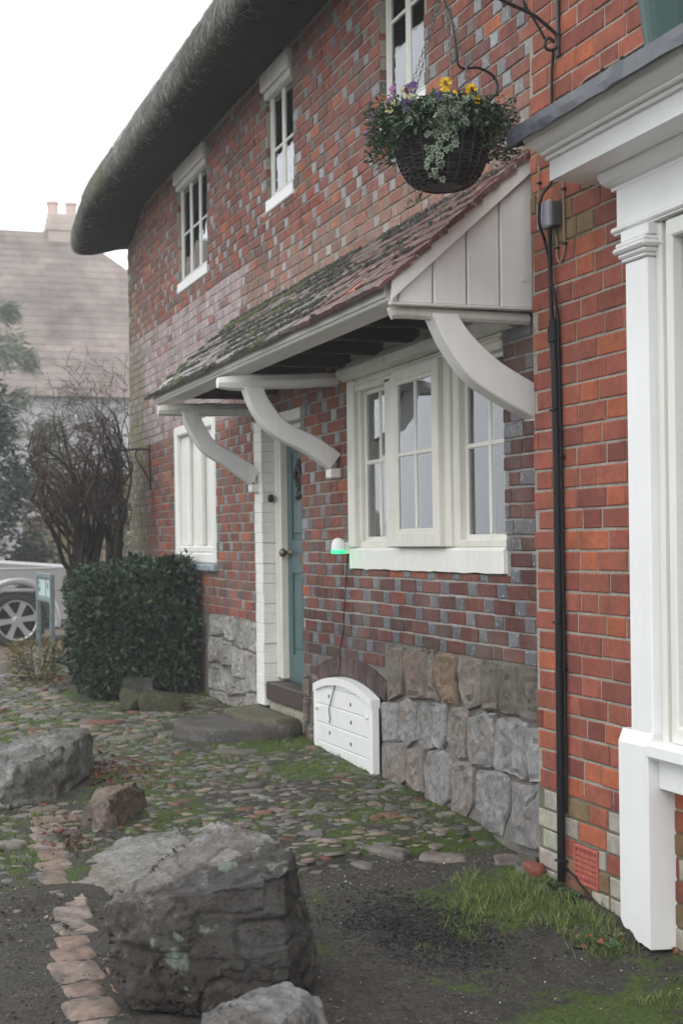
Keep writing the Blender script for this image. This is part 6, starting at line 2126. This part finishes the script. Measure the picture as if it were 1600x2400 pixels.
# ------------------------------------------------------------------ vehicles
def vehicle(name, label, cx, cy, zg, paint, heading_y=1):
    """long axis along Y, nose towards +Y, near flank at x = cx"""
    car = thing(name, label, 'car', (cx - .9, cy - 1.4, zg))
    def ol(poly):
        return [(cy + heading_y * y, zg + z) for y, z in poly]
    R_ = .45
    arch = lambda yc: [(yc + R_ * math.cos(a), .37 + R_ * math.sin(a)) for a in [PI * k / 12 for k in range(1, 12)]]
    base = [(1.0, .36), (1.05, .50), (1.05, .72), (1.0, .88), (.88, .99), (.60, 1.05), (.0, 1.10), (-.62, 1.15), (-3.55, 1.10), (-3.62, .9), (-3.60, .42), (-3.2, .30)]
    bottom = [(-2.85 - R_, .34)] + arch(-2.85)[::-1] + [(-2.85 + R_, .34), (-.45, .30), (-R_, .34)] + arch(0)[::-1] + [(R_, .34)]
    poly = ol(base + bottom)
    mb = MB(); extrude_x(mb, poly, cx - 1.78, cx, ch=.035)
    body = mb.build('body', paint, car)
    mb = MB()
    top = ol([(-.60, 1.13), (-1.30, 1.68), (-1.75, 1.80), (-3.1, 1.82), (-3.5, 1.70), (-3.60, 1.09)])
    extrude_x(mb, top, cx - 1.66, cx - .12, ch=.05); mb.build('cabin', paint, car)
    for poly_ in ([(-.86, 1.16), (-1.38, 1.62), (-1.95, 1.70), (-1.95, 1.14)], [(-2.02, 1.14), (-2.02, 1.70), (-2.75, 1.70), (-2.75, 1.13)], [(-2.82, 1.13), (-2.82, 1.70), (-3.2, 1.68), (-3.48, 1.13)]):
        mb = MB(); extrude_x(mb, ol(poly_), cx - .119, cx - .108); mb.build('side_window', M['car_glass'], car)
    mb = MB()
    (ya, za), (yb, zb) = ol([(-.64, 1.17), (-1.26, 1.66)])
    mb.add([(cx - 1.58, ya + .03, za), (cx - .2, ya + .03, za), (cx - .24, yb + .03, zb), (cx - 1.54, yb + .03, zb)], [(0, 1, 2, 3)]); mb.build('windscreen', M['car_glass'], car)
    for yc in (0, -2.85):
        w = sub('wheel', car, (cx - .06, cy + heading_y * yc, zg + .37))
        c = (cx - .02, cy + heading_y * yc, zg + .37)
        mb = MB(); lathe(mb, [(.245, -.02), (.262, -.005), (.30, .0), (.345, -.008), (.364, -.03), (.366, -.20), (.33, -.22), (.0, -.22)], c, 40, axis='x'); mb.build('tyre', M['tyre'], w, smooth=False)
        mb = MB(); lathe(mb, [(.250, -.01), (.245, -.004), (.232, -.008), (.225, -.05), (.20, -.10), (0, -.12)], c, 40, axis='x'); mb.build('rim_barrel', M['iron'], w)
        mb = MB(); lathe(mb, [(.252, -.004), (.247, .004), (.234, .0), (.226, -.02)], c, 40, axis='x')
        for k in range(6):
            a = 2 * PI * k / 6 + .12
            dr = Vector((0, math.cos(a), math.sin(a))); pr = Vector((0, -math.sin(a), math.cos(a))); C = Vector(c)
            vs = []
            for r, hw, dx in ((.03, .034, -.012), (.13, .030, -.010), (.236, .040, -.006)):
                for s in (-1, 1):
                    vs += [C + dr * r + pr * s * hw + Vector((dx, 0, 0)), C + dr * r + pr * s * hw * 1.15 + Vector((dx - .035, 0, 0))]
            fs = []
            for i in (0, 1):
                o = i * 4
                fs += [(o, o + 2, o + 6, o + 4), (o, o + 4, o + 5, o + 1), (o + 2, o + 3, o + 7, o + 6)]
            mb.add(vs, fs)
        lathe(mb, [(.055, -.03), (.05, -.008), (.03, -.004), (0, -.004)], c, 20, axis='x')
        mb.build('alloy_spokes', M['alloy'], w)
        mb = MB(); n = 20; vs = []
        for i in range(n + 1):
            a = PI * (-.06 + 1.12 * i / n)
            for r, dx in ((.445, -.03), (.45, .012), (.51, .016), (.54, -.012)):
                vs.append((cx + dx, cy + heading_y * yc + r * math.cos(a), zg + .37 + r * math.sin(a)))
        mb.add(vs, [(i * 4 + k, i * 4 + 4 + k, i * 4 + 5 + k, i * 4 + k + 1) for i in range(n) for k in range(3)]); mb.build('wheel_arch', paint, car, smooth=True)
    def bx(nm, mat, x0, x1, ya, yb, z0, z1, b):
        q = sorted((cy + heading_y * ya, cy + heading_y * yb))
        mb = MB(); cbox(mb, x0, x1, q[0], q[1], z0, z1, b=b); return mb.build(nm, mat, car)
    bx('underbody', M['tyre'], cx - 1.6, cx - .02, -2.9, -.55, zg + .22, zg + .5, .02)
    bx('headlight', M['head_lens'], cx - .42, cx + .004, .70, 1.045, zg + .80, zg + .965, .05)
    bx('grille', M['tyre'], cx - 1.3, cx - .45, .98, 1.06, zg + .62, zg + .90, .03)
    bx('bumper', paint, cx - 1.79, cx + .01, .78, 1.12, zg + .40, zg + .60, .06)
    bx('indicator', M['head_lens'], cx - .06, cx + .014, .84, 1.03, zg + .66, zg + .74, .02)
    for z, h in ((1.005, .018), (.74, .02)):
        bx('side_moulding', paint, cx - .02, cx + .008, -3.5, .5, zg + z - h, zg + z + h, .012)
    bx('wing_mirror', paint, cx - .10, cx + .14, -.95, -.82, zg + 1.10, zg + 1.25, .03)
    for x in (cx - .30, cx - 1.5):
        mb = MB(); tube(mb, [(x, cy - heading_y * 1.6, zg + 1.85), (x, cy - heading_y * 3.3, zg + 1.87)], .02, 6); mb.build('roof_rail', M['iron'], car)
    return car


vehicle('parked_car', 'silver car with six-spoke alloy wheels parked at the left edge', -18.45, 2.13, .018, M['car_paint'])
vehicle('parked_car', 'white car mostly hidden behind the shrub and cottage corner', -21.5, 5.0, .03, M['car_white'], -1)

# ------------------------------------------------------------------ things beyond in the mist, some with paled colours
bh = thing('background_house', 'misty brown-roofed house with a two-pot chimney in the background', 'house', (-48, 4, 0))
roofm = piece_mat('far_roof_tiles', grain=1.6, gvar=.35, big=.5, bvar=.3, bumps=.3, bscale=8)  # roof and chimney colours lightened; part of the mist fade is in them
wallm = piece_mat('far_wall_render', grain=2.5, gvar=.12, big=.7, bvar=.12)
mb = MB()
y0, y1 = -10.0, 14.2; xe, ze, xr, zrg = -44.0, 5.75, -48.8, 11.6
nr = 24
for i in range(nr):
    t0, t1 = i / nr, (i + 1) / nr
    xa, xb = lerp(xe, xr, t0), lerp(xe, xr, t1); za, zb = lerp(ze, zrg, t0), lerp(ze, zrg, t1)
    ra, rb = y1 - 6.5 * t0, y1 - 6.5 * t1
    y = y0
    while y < ra:
        w = rnd.uniform(.5, .9); yb_ = min(y + w, ra); lift = rnd.uniform(.0, .015)
        mb.add([(xa + .015, y, za + .012 + lift), (xa + .015, yb_, za + .012 + lift), (xb, min(yb_, rb), zb + .01), (xb, min(y, rb), zb + .01), (xa + .015, y, za - .02), (xa + .015, yb_, za - .02)], [(0, 1, 2, 3), (4, 5, 1, 0)], jit(mixc((.185, .148, .132), (.165, .138, .124), rnd.random()), .07))
        y = yb_
mb.add([(xe, y1, ze), (xe - 9.6, y1, ze), (xr, y1 - 6.5, zrg)], [(0, 1, 2)], (.13, .08, .06))
mb.add([(xe - 9.6, y1, ze), (xe - 9.6, y0, ze), (xr, y0, zrg), (xr, y1 - 6.5, zrg)], [(0, 1, 2, 3)], (.13, .08, .06))
mb.build('roof', roofm, bh)
mb = MB(); cbox(mb, xe - 9.2, xe - .25, y0, y1 - .25, -.2, ze - .01, (.36, .36, .365), b=.01); mb.build('wall', wallm, bh)
for y in (11.4, 3.2, -2.5):
    mb = MB(); cbox(mb, xe - .26, xe - .20, y - .5, y + .5, 2.3, 3.5, b=.01); wf = mb.build('window', M['old_white'], bh)
    mb = MB(); cbox(mb, xe - .199, xe - .19, y - .42, y + .42, 2.38, 3.42, b=.005); mb.build('pane', M['car_glass'], wf)
chm = sub('chimney', bh, (-49.0, 6.45, 11.6))
CHX, CHY = -49.0, 7.28
mb = MB(); cbox(mb, CHX - .5, CHX + .5, CHY - .52, CHY + .52, 9.5, 12.0, (.40, .33, .29), b=.02); cbox(mb, CHX - .55, CHX + .55, CHY - .57, CHY + .57, 11.62, 11.8, (.40, .33, .29), b=.02); cbox(mb, CHX - .46, CHX + .46, CHY - .48, CHY + .48, 12.001, 12.2, (.42, .36, .32), b=.02); mb.build('stack', wallm, chm)
for y in (CHY - .30, CHY + .30):
    mb = MB(); lathe(mb, [(.20, 12.2), (.175, 12.3), (.17, 12.55), (.205, 12.58), (.205, 12.65), (.13, 12.65)], (CHX, y, 0), 16, (.50, .37, .32)); mb.build('chimney_pot', wallm, chm)
# rubble wall and its lower stub
sw = thing('stone_wall', 'old lichened rubble garden wall behind the shrub', 'wall', (-24, 4.2, 0))
def rubble(x, ya, yb, z0, z1, par):
    z = z0
    while z < z1 - .05:
        h = min(rnd.uniform(.22, .36), z1 - z); y = ya
        while y < yb - .04:
            w = min(rnd.uniform(.3, .75), yb - y)
            mb = MB(); cbox(mb, x - .4, x + rnd.uniform(-.02, .03), y + .012, y + w - .012, z + .012, z + h - .012, b=.03)
            me, c = mb.mesh('wall_stone', M['stone'], attr=False)
            k = rnd.random()
            inst('stone', me, c, col=jit(mixc((.24, .20, .13), (.30, .255, .20), k) if k < .8 else (.26, .20, .07), .2), parent=par)
            y += w
        z += h
    mb = MB(); cbox(mb, x - .38, x - .03, ya + .01, yb - .01, z0, z1 - .02, (.15, .13, .10), b=.01); mb.build('mortar', M['mortar'], par)
rubble(-24.0, 3.46, 6.4, .02, 2.50, sw)
sw2 = thing('stone_wall', 'low broken end of the rubble wall beside the dark conifer', 'wall', (-24, 3.2, 0))
rubble(-23.95, 2.90, 3.44, .02, 1.80, sw2)


def crown_tree(name, label, cx, cy, R0, z0, z1, n, cols, L):
    t = thing(name, label, 'tree', (cx, cy, 0))
    mb = MB(); tube(mb, [(cx, cy, -.1), (cx + .05, cy, (z0 + z1) * .4), (cx, cy, z1 * .9)], [.20, .14, .03], 9, (.05, .04, .03)); mb.build('trunk', M['bark'], t, smooth=True)
    mb = MB(); lumps = [(rnd.uniform(0, 2 * PI), rnd.uniform(z0, z1), rnd.uniform(.2, .45)) for _ in range(60)]
    for _ in range(n):
        a, zz, lr = rnd.choice(lumps); k = (zz - z0) / (z1 - z0)
        rad = R0 * (1 - k ** 1.7) + .10
        p = Vector((cx + rad * .85 * math.cos(a), cy + rad * .85 * math.sin(a), zz)) + rvec() * lr * rnd.random() ** .5 * 1.3
        leaf(mb, p, Vector((math.cos(a), math.sin(a), -.1)) + rvec() * .8, Vector((0, 0, 1)) + rvec(), rnd.uniform(*L), rnd.uniform(.03, .07), jit(mixc(cols[0], cols[1], rnd.random()), .3))
    mb.build('crown', M['leaf'], t, kind='stuff')
    mb = MB()
    for i in range(28):
        a = rnd.uniform(0, 2 * PI); zz = rnd.uniform(z0, z1 * .85); k = (zz - z0) / (z1 - z0); rad = R0 * (1 - k ** 1.7) * .8
        tube(mb, [(cx, cy, zz - .3), (cx + rad * .5 * math.cos(a), cy + rad * .5 * math.sin(a), zz - .1), (cx + rad * math.cos(a), cy + rad * math.sin(a), zz)], [.035, .022, .008], 5, (.05, .04, .03), caps=False)
    mb.build('limbs', M['bark'], t)
    return t


crown_tree('conifer_tree', 'tall evergreen tree at the left edge, its leaf colour paled for the mist', -40.0, 3.5, 2.9, .2, 9.6, 17000, ((.10, .12, .075), (.15, .165, .115)), (.2, .42))  # leaf colour lightened to add to the mist fade
crown_tree('evergreen_bush', 'dark evergreen bush behind the silver car at the left edge', -22.6, 1.95, 1.12, .1, 3.7, 12000, ((.016, .026, .018), (.035, .048, .030)), (.08, .18))
crown_tree('evergreen_bush', 'small bush behind the leafless shrub against the stone wall', -22.6, 4.7, .55, .2, 3.1, 1600, ((.035, .05, .03), (.06, .08, .045)), (.06, .13))

# ------------------------------------------------------------------ mist
hm = bpy.data.materials.new('mist'); hm.use_nodes = True; ht = hm.node_tree; ht.nodes.clear()
ho = ht.nodes.new('ShaderNodeOutputMaterial'); hv = ht.nodes.new('ShaderNodeVolumePrincipled')
hv.inputs['Color'].default_value = (.97, .985, 1.0, 1); hv.inputs['Density'].default_value = .0030; hv.inputs['Anisotropy'].default_value = .15
ht.links.new(hv.outputs[0], ho.inputs['Volume'])
me = bpy.data.meshes.new('haze')
a, b, z0, z1 = -123.0, 123.0, -1.6, 13.9
me.from_pydata([(a, -123, z0), (b, -123, z0), (b, 123, z0), (a, 123, z0), (a, -123, z1), (b, -123, z1), (b, 123, z1), (a, 123, z1)], [], [(0, 3, 2, 1), (4, 5, 6, 7), (0, 1, 5, 4), (1, 2, 6, 5), (2, 3, 7, 6), (3, 0, 4, 7)])
me.materials.append(hm)
hz = bpy.data.objects.new('haze', me); link(hz, None, (0, 0, 0)); hz['kind'] = 'stuff'; hz['label'] = 'thin white mist hanging over the whole street'; hz['category'] = 'mist'

# ------------------------------------------------------------------ families of like things
for key, grp in (('boulder', 'boulders lying in front of the cottage'), ('stone', 'mossy stones by the hedge'), ('doorstep', 'slabs of the front doorstep'), ('wall_cable', 'cables fixed to the red brick wall'),
                 ('iron_bracket', 'wrought iron hanging brackets'), ('parked_car', 'parked cars'), ('stone_wall', 'pieces of the rubble garden wall'), ('evergreen_bush', 'evergreen bushes behind the shrub')):
    for o in bpy.data.objects:
        if o.parent is None and 'category' in o and o.name.split('.')[0] == key:
            o['group'] = grp
